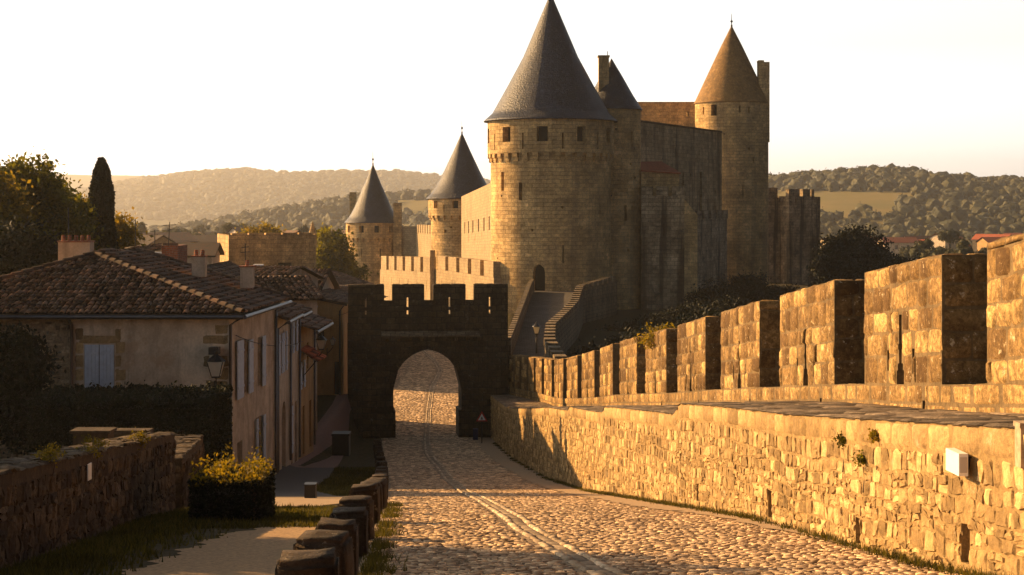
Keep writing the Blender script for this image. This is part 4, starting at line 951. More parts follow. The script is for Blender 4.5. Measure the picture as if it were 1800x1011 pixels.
def row_house(name, label, x0, y0, x1, y1, zb, ze_, dep, zrid, mat, windows, doors, roofmat='clay', over=.45, pipes=(), endmat=None, px=None):
    """street house; facade from (x0,y0) to (x1,y1), body to the left"""
    t = thing(name, label, 'house', (x0-dep/2, y0, zb))
    f, L = linef((x0, y0), (x1, y1), 1)
    mb = MB(); hs = [(a, b, c, d, r_) for a, b, c, d, r_ in windows+doors]
    panel(mb, f, np.linspace(0, L, 3), [zb-.5, ze_], hs, .22)
    for (a, b) in (((x0-dep, y0), (x0, y0)), ((x1, y1), (x1-dep, y1))):
        fe, Le = linef(a, b, 1); panel(mb, fe, [0, Le], [zb-.5, ze_], [])
    xm0, xm1 = x0-dep*.5, x1-dep*.5
    mb.tri((x0, y0, ze_), (x0-dep, y0, ze_), (xm0, y0, zrid-.1)); mb.tri((x1, y1, ze_), (x1-dep, y1, ze_), (xm1, y1, zrid-.1))
    mb.build('wall', [M[mat], M['pane']], t)
    mb = MB(); e0 = (x0+over, y0-.1, ze_-.02); e1 = (x1+over, y1+.05, ze_-.02); r0 = (xm0, y0-.1, zrid); r1 = (xm1, y1+.05, zrid); b0 = (x0-dep-over, y0-.1, ze_); b1 = (x1-dep-over, y1+.05, ze_)
    tiled(mb, [e0, e1, r1, r0]); tiled(mb, [b1, b0, r0, r1]); ridge(mb, np.array(r0)+[0, 0, .04], np.array(r1)+[0, 0, .04])
    mb.build('roof', [M[roofmat], M['claybase']], t)
    gutter(t, (e0[0]+.05, e0[1], ze_-.1), (e1[0]+.05, e1[1], ze_-.1))
    for s_ in pipes:
        p = f(np.array(s_), np.array(0.), np.array(-.08)); mb = MB(); mb.tube([(p[0]+over-.1, p[1], ze_-.1), (p[0], p[1], ze_-.35), (p[0], p[1], zb)], .05, 8); mb.build('downpipe', M['zinc'], t)
    return t, f
def wof(px, X0, y0, s_=0.): return X0*F/(px-900)-y0
# H2a, H2b
t2, f = row_house('terraced_house', 'narrow beige terraced house with half-open blue shutters and two arched doorways', -8.46, 58.05, -8.5, 61.9, -9.5, -3.9, 6.5, -2.6, 'plaster2',
    [(.75, 1.15, -5.95, -4.5, 0), (1.95, 2.35, -5.9, -4.45, 0)], [(.2, 1.15, -9.6, -7.2, .47), (1.8, 2.9, -9.7, -7.1, .55)], pipes=(.12, 3.75))
for a, b in ((.35, .72), (1.18, 1.5), (1.6, 1.92), (2.38, 2.7)): shutter(t2, f, a, b, -5.95, -4.5, -.06)
t2, f = row_house('terraced_house', 'narrow beige terraced house further down the street with one shuttered window and dark doors', -8.5, 61.95, -8.5, 64.6, -9.8, -3.95, 6, -2.7, 'plaster2',
    [(.9, 1.5, -5.5, -4.3, 0)], [(.5, 1.0, -9.9, -7.4, 0), (1.6, 2.2, -9.9, -7.5, 0)], pipes=(2.5,))
for a, b in ((.5, .88), (1.52, 1.9)): shutter(t2, f, a, b, -5.5, -4.3, -.06)
shutter(t2, f, .1, .48, -9.3, -7.5, -.06)
t3, f = row_house('terraced_house', 'low ochre terraced house with projecting eaves near the end of the street', -8.55, 64.65, -8.5, 69.5, -10, -4.75, 7, -3.15, 'ochre',
    [(.8, 1.4, -7.2, -6.1, 0), (2.8, 3.3, -6.6, -5.5, 0)], [(1.5, 2.1, -10, -8., 0), (3.5, 4.2, -10, -8, 0)], over=.75, pipes=(4.7,))
for a, b in ((.4, .78), (1.42, 1.75)): shutter(t3, f, a, b, -7.2, -6.1, -.06)
mb = MB(); tiled(mb, [(-7.75, 64.8, -6.05), (-7.7, 67.0, -6.05), (-8.5, 67.0, -5.55), (-8.5, 64.8, -5.55)]); mb.build('porch_roof', [M['redtile'], M['claybase']], t3)
t3, f = row_house('terraced_house', 'long ochre house behind the low ochre one, stretched to shade the right wall', -10.7, 70.2, -10.9, 86, -10, -5.0, 8, -2.8, 'ochre',  # length and ridge height shaped to keep sun off the lower right wall
    [(1., 1.6, -7.4, -6.3, 0), (5, 5.6, -7.4, -6.3, 0), (8, 8.6, -7.4, -6.3, 0)], [(2, 2.8, -10.2, -8.1, 0), (6, 6.8, -10.2, -8, 0)], over=.5, pipes=(.3, 11))
for a, b in ((.5, .95), (1.65, 2.05), (4.5, 4.95), (5.65, 6.1)): shutter(t3, f, a, b, -7.4, -6.3, -.06)
# H4 ochre house end wall facing the camera
t = thing('ochre_house', 'tall ochre house end wall facing up the street beside the gate', 'house', (-10.5, 88, -10))
xa, xb2 = PX(505, 88), PX(601, 88); za, zb2 = PZ(514, 88), PZ(534, 88)
f, L = linef((xa, 88), (xb2, 88), 1); mb = MB()
panel(mb, f, [0, L], [-10.5, zb2], [(L-.42, L-.08, -10, -8.2), (1.6, 2.0, -7.2, -6.2)], .2); mb.add([(xa, 88, zb2), (xb2, 88, zb2), (xa, 88, za)], [(0, 0), (3, 0), (0, 1)], [[0, 1, 2]])
f2, L2 = linef((xb2, 88), (xb2-.1, 96), 1); panel(mb, f2, [0, L2], [-10.5, zb2], [])
mb.build('wall', [M['ochre'], M['pane']], t)
mb = MB(); tiled(mb, [(xb2+.3, 87.8, zb2), (xb2+.2, 96, zb2), (xa, 96, za+.05), (xa, 87.8, za+.05)]); mb.quad((xb2+.3, 87.8, zb2-.12), (xb2+.3, 87.8, zb2+.02), (xa, 87.8, za+.07), (xa, 87.8, za-.07), 1); mb.build('roof', [M['clay'], M['claybase']], t)
mb = MB(); mb.tube([(xb2+.1, 87.85, zb2-.1), (xb2-.1, 87.9, zb2-.4), (xb2-.1, 87.9, -10)], .05, 8); mb.tube([(PX(549, 87.9), 87.9, PZ(520, 88)), (PX(549, 87.9), 87.9, PZ(560, 88))], .05, 8); mb.build('downpipe', M['zinc'], t)

def house(name, label, cx, cy, z, w, d, h, rh, rot, wmat, rmat='clay', win=(), group=None, tiles=True, cat='house', hipped=False):
    """free-standing gabled house, ridge along its width"""
    t = thing(name, label, cat, (cx, cy, z), group); c, s_ = math.cos(rot), math.sin(rot)
    def T(x, y): return (cx+x*c-y*s_, cy+x*s_+y*c)
    mb = MB(); mb.prism([T(-w/2, -d/2), T(w/2, -d/2), T(w/2, d/2), T(-w/2, d/2)], z-1, z+h)
    for sx in (-1, 1):
        a, b, e = T(sx*w/2, -d/2), T(sx*w/2, d/2), T(sx*w/2, 0); mb.tri((*a, z+h), (*b, z+h), (*e, z+h+rh))
    mb.build('wall', M[wmat], t)
    o = .35; mb = MB(); k_ = rh*(1+2*o/d)
    A, B = T(-w/2-o, -d/2-o), T(w/2+o, -d/2-o); A2, B2 = T(-w/2-o, d/2+o), T(w/2+o, d/2+o); r0, r1 = T(-w/2-o, 0), T(w/2+o, 0); zz = z+h-rh*2*o/d+.04
    P1, P2, P3, P4 = (*A, zz), (*B, zz), (*B2, zz), (*A2, zz); q0, q1 = (*r0, z+h+rh+.04), (*r1, z+h+rh+.04)
    if tiles: tiled(mb, [P1, P2, q1, q0], .25, .4); tiled(mb, [P3, P4, q0, q1], .25, .4)
    else:
        for poly in ([P1, P2, q1, q0], [P3, P4, q0, q1]): mb.add(poly, [(0, 0), (1, 0), (1, 1), (0, 1)], [[0, 1, 2, 3]], 0, random.random())
        for poly in ([P1, P2, q1, q0], [P3, P4, q0, q1]): mb.add(np.array(poly)-[0, 0, .12], [(0, 0), (1, 0), (1, 1), (0, 1)], [[0, 1, 2, 3]], 1)
    mb.build('roof', [M[rmat], M['claybase']], t)
    for (wx, wz, ww, wh) in win:
        mb = MB(); a, b = T(wx-ww/2, -d/2-.04), T(wx+ww/2, -d/2-.04); a2, b2 = T(wx-ww/2, -d/2+.1), T(wx+ww/2, -d/2+.1); mb.prism([a, b, b2, a2], z+wz, z+wz+wh); mb.build('window', M['pane'], t)
    return t
# roofs behind the street
hh_ = house('tiled_house', 'house with a long sunlit tile roof below the square stone tower', PX(490, 96), 95, -9.5, 5.8, 5, 4.9, 1.1, R(-6), 'plaster2', win=[(-1, 2, .8, 1)])
house('tiled_house', 'small tiled house behind the corner house roof', PX(435, 74), 76, -9, 4.6, 6, 5.0, .8, R(20), 'plaster', tiles=True)
house('tiled_house', 'low tiled roof between the corner house and the street row', PX(395, 80), 90, -9, 5, 5, 5.2, .7, R(-20), 'plaster2')
house('stone_house', 'sunlit stone house with tile roof squeezed between the ochre house and the gate', PX(592, 120), 120, -10, 4, 5, 3.6, .8, R(60), 'castle_lit')
house('stone_house', 'long stone house added behind the street roofs to shade the road past the gate', PX(542, 130), 131, -10.5, 18, 6, 4.2, 1, R(84), 'castle_lit')  # added out of sight so the road past the gate falls in shade
house('stone_house', 'pale stone house low behind the gate and ochre house', PX(575, 140), 140, -10, 5, 6, 2.3, 1, R(20), 'castle_lit')
t = house('cream_building', 'long cream building with grey roof left of the square stone tower', PX(343, 124), 124, -10, 3.1, 5, 6.7, .8, R(3), 'plaster2', tiles=False, win=[(-.8, 5.2, .5, .7), (.7, 5.2, .5, .7)])
t = thing('brick_house', 'brick gable and white wall behind the ridge of the corner house', 'house', (PX(285, 66), 66, -8))
mb = MB(); mb.box(PX(284, 66), PX(312, 66), 66, 68, -8, PZ(432, 66)); mb.build('brick_wall', M['brick'], t)
mb = MB(); mb.box(PX(246, 66.2), PX(283.6, 66.2), 66.1, 68, -8, PZ(445, 66)); mb.build('white_wall', M['white'], t)
mb = MB(); tiled(mb, [(PX(244, 66)-.1, 65.8, PZ(446, 66)), (PX(284, 66), 65.8, PZ(438, 66)), (PX(284, 68), 68, PZ(430, 67)), (PX(244, 68), 68, PZ(438, 67))]); 
for k_ in range(8): mb.tube([(PX(285+3.4*k_, 66), 66.3, PZ(432, 66)), (PX(285+3.4*k_, 66), 66.3, PZ(427.5, 66))], .04, 6)
mb.build('roof', [M['clay'], M['claybase']], t)
mb = MB(); mb.box(PX(374, 84), PX(394, 84), 84, 84.8, -7, PZ(466, 84)); tag(mb.build('chimney_stack', M['brick']), 'short squat chimney in front of the square stone tower', 'chimney')
mb = MB(); mb.box(PX(445, 90), PX(461, 90), 90, 90.6, -7, PZ(465, 90)); tag(mb.build('chimney_stack', M['white']), 'small white chimney in front of the square stone tower', 'chimney')
# square stone tower
t = thing('square_tower', 'broad square stone building with flat top and one dark window, its left side sunlit', 'building', (PX(478, 140), 142, -12))
A = np.array([PX(402, 140), 140.]); B = np.array([PX(556, 144), 144.]); Dd = np.array([PX(382, 150), 150.]); Cc = B+Dd-A
zt = PZ(413, 140); f, L = linef(A, B, 1); mb = MB(); wa = (488-402)/154*L
panel(mb, f, np.linspace(0, L, 5), [-13, -8, zt], [(wa, wa+1.25, PZ(485, 142), PZ(462, 142))], .4)
for a, b in ((B, Cc), (Cc, Dd), (Dd, A)): ff, Lf = linef(a, b, 1); panel(mb, ff, [0, Lf], [-13, zt], [])
mb.add([(*A, zt-.4), (*B, zt-.4), (*Cc, zt-.4), (*Dd, zt-.4)], [(0, 0), (1, 0), (1, 1), (0, 1)], [[0, 1, 2, 3]])
mb.build('wall', [M['castle'], M['dark']], t)
for s_ in np.arange(.3, L-1, 1.55):
    mb = MB(); q = [f(np.array(a), np.array(0.), np.array(b))[:2] for a, b in ((s_, .0), (s_+1.3, .0), (s_+1.3, .4), (s_, .4))]; mb.prism(q, zt-.01, zt+.12+.05*random.random()); mb.build('coping', M['castle'], t)
mb = MB(); q = f(np.array(wa+1.3), np.array(0.), np.array(0.)); shutter(t, f, wa+.65, wa+1.25, PZ(485, 142), PZ(462, 142), .1, mat='wood')
mb = MB(); pz = [PX(548, 146), 146.5]; mb.lathe(pz, [(.04, PZ(390, 146)), (.2, PZ(402, 146)), (.38, PZ(413, 146)), (.4, zt-1)], 8, smooth=False); mb.build('pinnacle', M['castle'], t)

# ------------------------------------------------------------------ lamps, sign, bins
def lantern(name, label, c, s=1., post=None, bracket=None, group='street lanterns'):
    """c = bottom centre of the lantern glass"""
    c = np.array(c, float); t = thing(name, label, 'street lamp', c, group)
    mb = MB(); b, tp, h = .10*s, .19*s, .36*s; 
    G = [[c+[sx*b, sy*b, 0] for sx, sy in ((-1, -1), (1, -1), (1, 1), (-1, 1))], [c+[sx*tp, sy*tp, h] for sx, sy in ((-1, -1), (1, -1), (1, 1), (-1, 1))]]
    for i in range(4): j = (i+1) % 4; mb.quad(G[0][i], G[0][j], G[1][j], G[1][i])
    mb.build('glass', M['glass'], t)
    mb = MB()
    for i in range(4): mb.tube([G[0][i], G[1][i]], .013*s, 4)
    mb.box(c[0]-b, c[0]+b, c[1]-b, c[1]+b, c[2]-.04*s, c[2]-.002)
    mb.build('frame', M['metal'], t)
    mb = MB(); mb.lathe((c[0], c[1]), [(.01, c[2]+h+.27*s), (.035*s, c[2]+h+.24*s), (.03*s, c[2]+h+.18*s), (.10*s, c[2]+h+.13*s), (.22*s, c[2]+h+.03*s), (.24*s, c[2]+h), (.02, c[2]+h)], 8, smooth=False, a0=math.pi/4, a1=2*math.pi+math.pi/4)
    mb.build('cap', M['metal'], t)
    mb = MB()
    if post: mb.tube([c-[0, 0, .03], c-[0, 0, .25*s], c-[0, 0, .3*s], (c[0], c[1], post)], [.07*s, .025*s, .045*s, .05*s], 8)
    if bracket is not None:
        w = np.array(bracket, float); mb.tube([c-[0, 0, .03], c-[0, 0, .18*s], (c*.6+w*.4)-[0, 0, .35*s], w-[0, 0, .5*s]], .022*s, 6); mb.tube([w-[0, 0, .7*s], w-[0, 0, .1*s]], .03*s, 6)
    mb.build('post' if post else 'bracket', M['metal'], t)
    return t
lantern('street_lamp', 'black lantern with bright pale glass on the ramp behind the gate', P(943, 586, 93), 1.05, post=-8.25)
xw = -8.8
lantern('wall_lamp', 'lower four-sided wall lantern on the corner of the big beige house', (PX(380, 49.9), 49.9, PZ(661, 49.9)), 1.25, bracket=(PX(378, 50.4), 50.42, PZ(665, 49.9)))
t = thing('wall_lamp', 'upper box-shaped lamp above the wall lantern on the big beige house', 'street lamp', P(377, 633, 50.1), 'street lanterns')
mb = MB(); a = P(377, 633, 50.1); mb.box(a[0]-.15, a[0]+.15, 49.9, 50.3, a[2]+.18, a[2]+.40); mb.box(a[0]-.03, a[0]+.03, 50.3, 50.5, a[2]+.1, a[2]+.3); mb.build('cap', M['metal'], t)
mb = MB(); mb.box(a[0]-.12, a[0]+.12, 49.93, 50.27, a[2]+.0, a[2]+.176); mb.build('glass', M['glass'], t)
lantern('wall_lamp', 'wall lantern on a long bracket over the narrow street', P(565, 613, 66), 1.0, bracket=(-8.5, 66.1, PZ(640, 66)))
lantern('wall_lamp', 'tiny distant wall lantern on the ochre end wall', P(585, 606, 87), .75, bracket=(PX(575, 87.9), 87.9, PZ(612, 87)))
t = thing('road_sign', 'red and white triangular warning sign on a thin post beside the gate', 'road sign', P(847, 781, 82.5))
b = P(847, 781, 82.5); zt = PZ(724, 82.5)
mb = MB(); mb.tube([b, (b[0], b[1], zt)], .03, 8); mb.build('post', M['metal'], t)
def trimesh(mb, cx, y, cz, r, th, mat):
    pts = [(cx+r*math.sin(a), y, cz+r*math.cos(a)) for a in (0, 2*math.pi/3, 4*math.pi/3)]
    bk = [(p[0], y+th, p[2]) for p in pts]; mb.tri(*pts, mat); mb.tri(*bk, mat)
    for i in range(3): mb.quad(pts[i], pts[(i+1) % 3], bk[(i+1) % 3], bk[i], mat)
cz = PZ(735, 82.4); mb = MB(); trimesh(mb, b[0], b[1]-.06, cz, .34, .02, 0); mb.build('red_border', M['red'], t)
mb = MB(); trimesh(mb, b[0], b[1]-.066, cz, .22, .004, 0); mb.build('white_panel', M['white'], t)
mb = MB(); yb_ = b[1]-.072; mb.box(b[0]-.025, b[0]+.025, yb_, yb_+.003, cz-.08, cz+.06); mb.box(b[0]-.06, b[0]-.035, yb_, yb_+.003, cz-.08, cz-.02); mb.box(b[0]+.035, b[0]+.06, yb_, yb_+.003, cz-.08, cz-.02); mb.build('symbol', M['black'], t)
for lb, a, b, sg in (('thin cable sagging along the street house fronts', (-8.62, 50.7, -3.9), (-8.3, 64.5, -5.2), .25), ('thin cable crossing from the ochre house to the gate top', (-9.4, 87.6, -5.6), (-8.6, 86.9, -5.3), .1)):
    a = np.array(a); b = np.array(b); mb = MB(); mb.tube([a+(b-a)*q-np.array([0, 0, sg*4*q*(1-q)]) for q in np.linspace(0, 1, 12)], .012, 4); tag(mb.build('cable', M['metal']), lb, 'cable')
def bin_(name, label, c, w, h, mat, lidmat='black'):
    t = thing(name, label, 'bin', c); mb = MB(); x, y, z = c
    mb.prism([(x-w/2, y-w/2), (x+w/2, y-w/2), (x+w/2, y+w/2), (x-w/2, y+w/2)], z, z+h*.88); ob = mb.build('body', M[mat], t); bv = ob.modifiers.new('b', 'BEVEL'); bv.width = .02; bv.segments = 2
    mb = MB(); mb.prism([(x-w*.54, y-w*.54), (x+w*.54, y-w*.54), (x+w*.54, y+w*.54), (x-w*.54, y+w*.54)], z+h*.885, [z+h*.97, z+h*.97, z+h, z+h]); mb.build('lid', M[lidmat], t)
c = P(835, 783, 84.5); bin_('litter_bin', 'small blue bin in the shadow right of the arch', (c[0], 85.6, -12.1), .26, .6, 'blue', 'blue')
c = P(600, 790, 73); bin_('waste_bin', 'dark wheeled waste bin at the left foot of the gate', (PX(600, 73), 73, float(ground(np.array(PX(600, 73)), np.array(73.)))), .75, 1.05, 'black')
c = P(546, 883, 35.3); bin_('utility_box', 'small dark box standing alone on the shaded street', (c[0], 35.3, float(zr(35.3))), .24, .34, 'black')
t = thing('garden_post', 'short brown stone post with pale cap beside the flowering planter', 'post', (PX(441, 22.6), 22.6, float(zr(22.6))))
mb = MB(); x = PX(442, 22.6); mb.box(x-.08, x+.08, 22.52, 22.68, -4.5, PZ(853, 22.6)); mb.build('shaft', M['oldwall'], t)
mb = MB(); mb.box(x-.10, x+.10, 22.5, 22.7, PZ(853, 22.6)+.001, PZ(848, 22.6)); mb.build('cap', M['ledge'], t)

# ------------------------------------------------------------------ vegetation
def hedge(name, label, x0, x1, y0, y1, z0, z1, n, ls, mat, topmat=None, bump=.12, cat='hedge', inner='leafdark', extra=0):
    t = thing(name, label, cat, ((x0+x1)/2, (y0+y1)/2, z0)); mb = MB()
    U_ = rng.uniform(0, 1, (n, 3)); face = rng.integers(0, 4, n)
    Pp = np.stack([x0+(x1-x0)*U_[:, 0], y0+(y1-y0)*U_[:, 1], z0+(z1-z0)*U_[:, 2]], -1)
    d = np.abs(rng.normal(0, bump, n))
    Pp[face == 0, 1] = y0+d[face == 0]*.5; Pp[face == 1, 0] = x1-d[face == 1]*.5; Pp[face == 2, 2] = z1-d[face == 2]; Pp[face == 3, 0] = x0+d[face == 3]
    wv = .5*bump*np.sin(Pp[:, 0]*2.3)+.4*bump*np.sin(Pp[:, 1]*3.1+Pp[:, 0]*5); Pp[:, 2] += np.where(Pp[:, 2] > z1-.3, wv, 0)
    leaves(mb, Pp, ls); mb.build('foliage', M[mat], t)
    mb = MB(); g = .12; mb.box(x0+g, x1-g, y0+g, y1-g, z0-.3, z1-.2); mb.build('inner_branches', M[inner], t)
    if topmat:
        mb = MB(); m = int(n*.16); qx = rng.uniform(x0, x1, m); Q = np.stack([qx, rng.uniform(y0, y1, m), z1+np.abs(rng.normal(0, extra, m))*(1+.8*np.sin(qx*9)*np.sin(qx*23+1))-.06], -1); leaves(mb, Q, ls, up=1); mb.build('top_leaves', M[topmat], t)
    return t
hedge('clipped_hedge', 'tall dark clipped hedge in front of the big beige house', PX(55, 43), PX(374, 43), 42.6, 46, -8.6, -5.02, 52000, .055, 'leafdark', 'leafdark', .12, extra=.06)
hedge('flowering_planter', 'low dark hedge with top leaves coloured golden as if sunlit near the foreground wall', PX(336, 22.6), PX(462, 22.6), 22.4, 23.8, -4.7, PZ(843, 22.6), 12000, .03, 'leafdark', 'leafgold', .07, extra=.10, inner='leafdark')  # sun highlights are put into the gold colour of the top leaves
tree('garden_shrub', 'dark rounded shrub at the left edge in front of the rubble house wall', (PX(12, 46), 46.6, -8), 4.4, (1.0, .9, 1.5), .08, 200, 70, 'leafdark', .1, None, .3, .25, .25, 'shrub')
def cypress(name, label, base, h, r, mat='cypress', n=26000, ls=.10, group=None):
    t = thing(name, label, 'tree', base, group); mb = MB(); z = rng.uniform(.04, 1, n)**.9
    prof = np.interp(z, [0, .08, .3, .6, .85, .95, 1], [.6, .9, 1.05, .92, .62, .42, .12])*r
    a = rng.uniform(0, 2*math.pi, n); lump_ = 1+.12*np.sin(a*3+z*14)+.08*np.sin(a*5-z*31); q = rng.uniform(.6, 1.12, n)
    Q = np.stack([base[0]+np.cos(a)*prof*lump_*q, base[1]+np.sin(a)*prof*lump_*q, base[2]+z*h+.12*np.sin(a*4)], -1); leaves(mb, Q, ls, up=2)
    mb.lathe(base[:2], [(.02, base[2]+h*.8), (r*.4, base[2]+h*.7), (r*.6, base[2]+h*.45), (r*.6, base[2]+h*.2), (.1, base[2]+.4)], 12, smooth=True, tone=.1)
    mb.build('crown', M[mat], t); mb = MB(); mb.tube([np.array(base)-[0, 0, .3], np.array(base)+[0, 0, h*.5]], [.16, .06], 8); mb.build('trunk', M['bark'], t); return t
cypress('cypress_tree', 'tall narrow black-green cypress rising behind the corner house', (PX(178, 84), 84, -9.6), 9.6+PZ(283, 84), .82, n=52000, ls=.13)
G_ = 'broadleaf trees behind the left roofs'
for lb, px, d, yt, rad, mt, nc, sd in (
  ('biggest tree at the left edge with golden backlit top', 44, 75, 292, (2.3, 2.8, 3.6), 'leaf', 900, 11),
  ('golden-topped tree cut by the left edge of the photo', -35, 70, 299, (2.1, 2.6, 3.6), 'leafgold', 700, 12),
  ('green tree whose rounded top shows between the biggest tree and the small yellow one', 94, 82, 322, (1.6, 2.8, 3.8), 'leaf', 700, 15),
  ('small yellow-green tree just left of the cypress', 132, 84, 345, (1.1, 1.6, 4.2), 'leafgold', 320, 13),
  ('small yellow-green tree just right of the cypress', 208, 92, 372, (.9, 1.3, 3.6), 'leafgold', 240, 14),
  ('broad tree added behind the biggest left tree to thicken its shade', 25, 90, 306, (2.6, 3.0, 4.0), 'leaf', 700, 22),  # hidden tree added to stop sun leaking onto the right wall
  ('green tree added behind the small yellow-green one to block leaking sun', 100, 96, 334, (2.0, 3.0, 4.4), 'leaf', 600, 23),  # second hidden tree put in to close gaps in that shade
  ('dark tree filling the gap below the biggest left tree', 25, 66, 385, (2.6, 2.0, 3.4), 'leafdark', 420, 20)):
    zt = PZ(yt, d); tree('broadleaf_tree', lb, (PX(px, d), d, -10), 10+zt, rad, .125, int(nc*1.3), 64, mt, .25, G_, .3, .14, .36, seed=sd)
tree('broadleaf_tree', 'leafy tree added unseen outside the left edge to shade the gravel path', (-11.6, 21.6, -4.2), 6.3, (2.1, 2.0, 2.1), .11, 420, 60, 'leaf', .16, None, .2, .2, .3, seed=21)  # out of view, added only to throw shade over the gravel
house('shade_house', 'tall tiled house added unseen outside the left edge to shade the road', -21.9, 48.6, -8.2, 8.6, 3.4, 9.2, .8, 0, 'plaster2')  # unseen block added for the shadow edge across the road
tree('broadleaf_tree', 'dark green tree between the square stone tower and the small round tower', (PX(585, 175), 175, -13), 13.3-3.0, (2.6, 2.6, 3.6), .2, 320, 50, 'leaf', .25, None, .35, .25, .4, seed=16)
tree('broadleaf_tree', 'bright yellow-green tree top showing above the square stone tower', (PX(475, 185), 185, -14), 12.2, (2.7, 2.5, 2.6), .2, 260, 45, 'leafgold', .2, None, .4, .3, .4, seed=17)
tree('broadleaf_tree', 'wide dark rounded tree at the right end of the castle', (PX(1503, 180), 180, -12), 9.8, (4.2, 3.6, 3.8), .2, 620, 60, 'leafdark', .3, None, .4, .2, .5, seed=18)
tree('broadleaf_tree', 'lower dark bush sloping down right of the wide dark tree', (PX(1590, 170), 170, -12), 6.6, (4.5, 3, 2.6), .18, 420, 55, 'leafdark', .2, None, .4, .2, .45, seed=19)
for i, (px, y, d, r_, m, lb) in enumerate([(1255, 500, 150, 2.0, 'leafdark', 'dark ivy bush against the lower outer wall'), (1310, 480, 165, 2.6, 'leafdark', 'highest dark bush below the ochre-roofed tower'), (1365, 500, 170, 2.2, 'leafdark', 'dark bush at the right foot of the ochre-roofed tower'), (1225, 535, 140, 2.2, 'leafdark', 'dark bush on the bank below the buttress'), (1160, 555, 135, 2.0, 'leafdark', 'dark bush at the foot of the slim tower'), (1300, 530, 140, 3.0, 'leafdark', 'broad dark bush on the bank behind the merlons'), (1105, 580, 130, 1.6, 'leafdark', 'small dark bush at the lower corner of the ramp wall'), (1130, 590, 110, 2.2, 'leafdark', 'dark bush just beyond the yellow-green wall shrub'), (1180, 575, 105, 2.2, 'leafdark', 'dark bush right behind the far merlons'), (1060, 612, 100, 1.5, 'leafdark', 'low dark bush under the ramp wall'), (1225, 560, 100, 2.4, 'leafdark', 'dark bush behind the middle merlons'), (1400, 530, 150, 2.6, 'leafdark', 'dark bush in front of the flat-topped far tower')]):
    z = PZ(y, d); b = (PX(px, d), d, -10.)
    tree('bank_shrub', lb, b, z+10, (r_, r_*.8, (z+10)*.6), .13, 180, 50, m, .1, 'dark bushes on the castle bank', .3, .25, .35, 'shrub', limbs=3)
tree('wall_shrub', 'yellow-green leafy shrub growing out of the parapet top', (PX(1156, 45.8)+.1, 45.8, PZ(603, 45.8)-.3), .75, (.52, .5, .3), .045, 90, 22, 'leafgold', .02, None, .3, .3, .1, 'shrub', limbs=4)
for px, y, d, s_, m, lb in ((165, 786, 19.2, .16, 'leafgold', 'taller golden weed on the left foreground wall'), (88, 800, 17.1, .09, 'leafgold', 'small reddish weed on the left foreground wall'), (243, 770, 22.6, .12, 'leafgold', 'low yellow tuft at the far end of the foreground wall'), (1485, 775, 18.2, .06, 'leaf', 'small dark plant rooted high in the sunlit rubble wall'), (1550, 768, 16.9, .05, 'leafgold', 'pale tuft rooted under the ledge of the rubble wall'), (1522, 808, 17.4, .06, 'leaf', 'brownish plant rooted midway in the rubble wall')):
    b = P(px, y, d)
    if px > 900: b[0] = float(xlow(d))-.02
    tree('wall_weed', lb, (b[0], b[1], b[2]-s_*.9), s_*2, (s_*1.3, s_*1.3, s_), .018, 30, 12, m, .006, 'weeds growing on the walls', .2, .3, .035, 'plant', limbs=3)

def blades(mb, X_, Y_, h, w=.012, n=1, zf=None):
    X_ = np.repeat(X_, n)+rng.normal(0, .03, len(X_)*n); Y_ = np.repeat(Y_, n)+rng.normal(0, .03, len(Y_)*n); k_ = len(X_)
    z = ground(X_, Y_) if zf is None else zf(X_, Y_); a = rng.uniform(0, 6.28, k_); hh = h*rng.uniform(.4, 1.2, k_); l = rng.normal(0, .35, (k_, 2))*hh[:, None]
    b0 = np.stack([X_-np.cos(a)*w, Y_-np.sin(a)*w, z], -1); b1 = np.stack([X_+np.cos(a)*w, Y_+np.sin(a)*w, z], -1); tp = np.stack([X_+l[:, 0], Y_+l[:, 1], z+hh], -1)
    mb.add(np.stack([b0, b1, tp], 1).reshape(-1, 3), np.zeros((k_*3, 2)), np.arange(k_*3).reshape(-1, 3), 0, rng.uniform(0, 1, k_))
mb = MB(); n = 5000; Yq = rng.uniform(9, 29, n); Xq = -4.6-.061*(Yq-15)+np.abs(rng.normal(0, .5, n)); kp = Xq < np.where(Yq < 20.5, -3.35, -1.9-.06*Yq+.6); blades(mb, Xq[kp], Yq[kp], .09, .01, 3)
n = 3500; Yq = rng.uniform(20.8, 28.5, n); Xq = rng.uniform(-5.2, -2.4, n); kp = Xq < xb(Yq)-.25; blades(mb, Xq[kp], Yq[kp], .07, .012, 3)
n = 4500; Yq = rng.uniform(37, 62, n); tq = rng.random(n); xl0 = np.interp(Yq, [37, 44, 62], [-4.0, -5.4, -6.7]); Xq = xl0+(xb(Yq)-.2-xl0)*tq; blades(mb, Xq, Yq, .10, .02, 2)
tag(mb.build('grass', M['grass']), 'short grass along the foot of the walls and beside the street', 'grass', kind='stuff')
mb = MB()
yq = []; xq = []
for c_ in [11.5, 13.2, 14.6, 15.9, 17.5, 19.5, 21, 23.5, 26, 29]:
    m = 120; yq.append(c_+rng.normal(0, .28, m)); xq.append(xb(yq[-1])+.24+np.abs(rng.normal(0, .10, m)))
for c_ in list(np.arange(12.5, 22, .9))+list(np.arange(22, 50, .8))+list(np.arange(50, 84, 2.)):
    m = random.randint(25, 130); yq.append(c_+rng.normal(0, .3, m)); xq.append(xlow(yq[-1])-.03-np.abs(rng.normal(0, .08, m)))
blades(mb, np.concatenate(xq), np.concatenate(yq), .10, .009, 3)
tag(mb.build('weeds', M['grass']), 'tufts of weeds at the bollards and along the foot of the sunlit wall', 'weeds', kind='stuff')

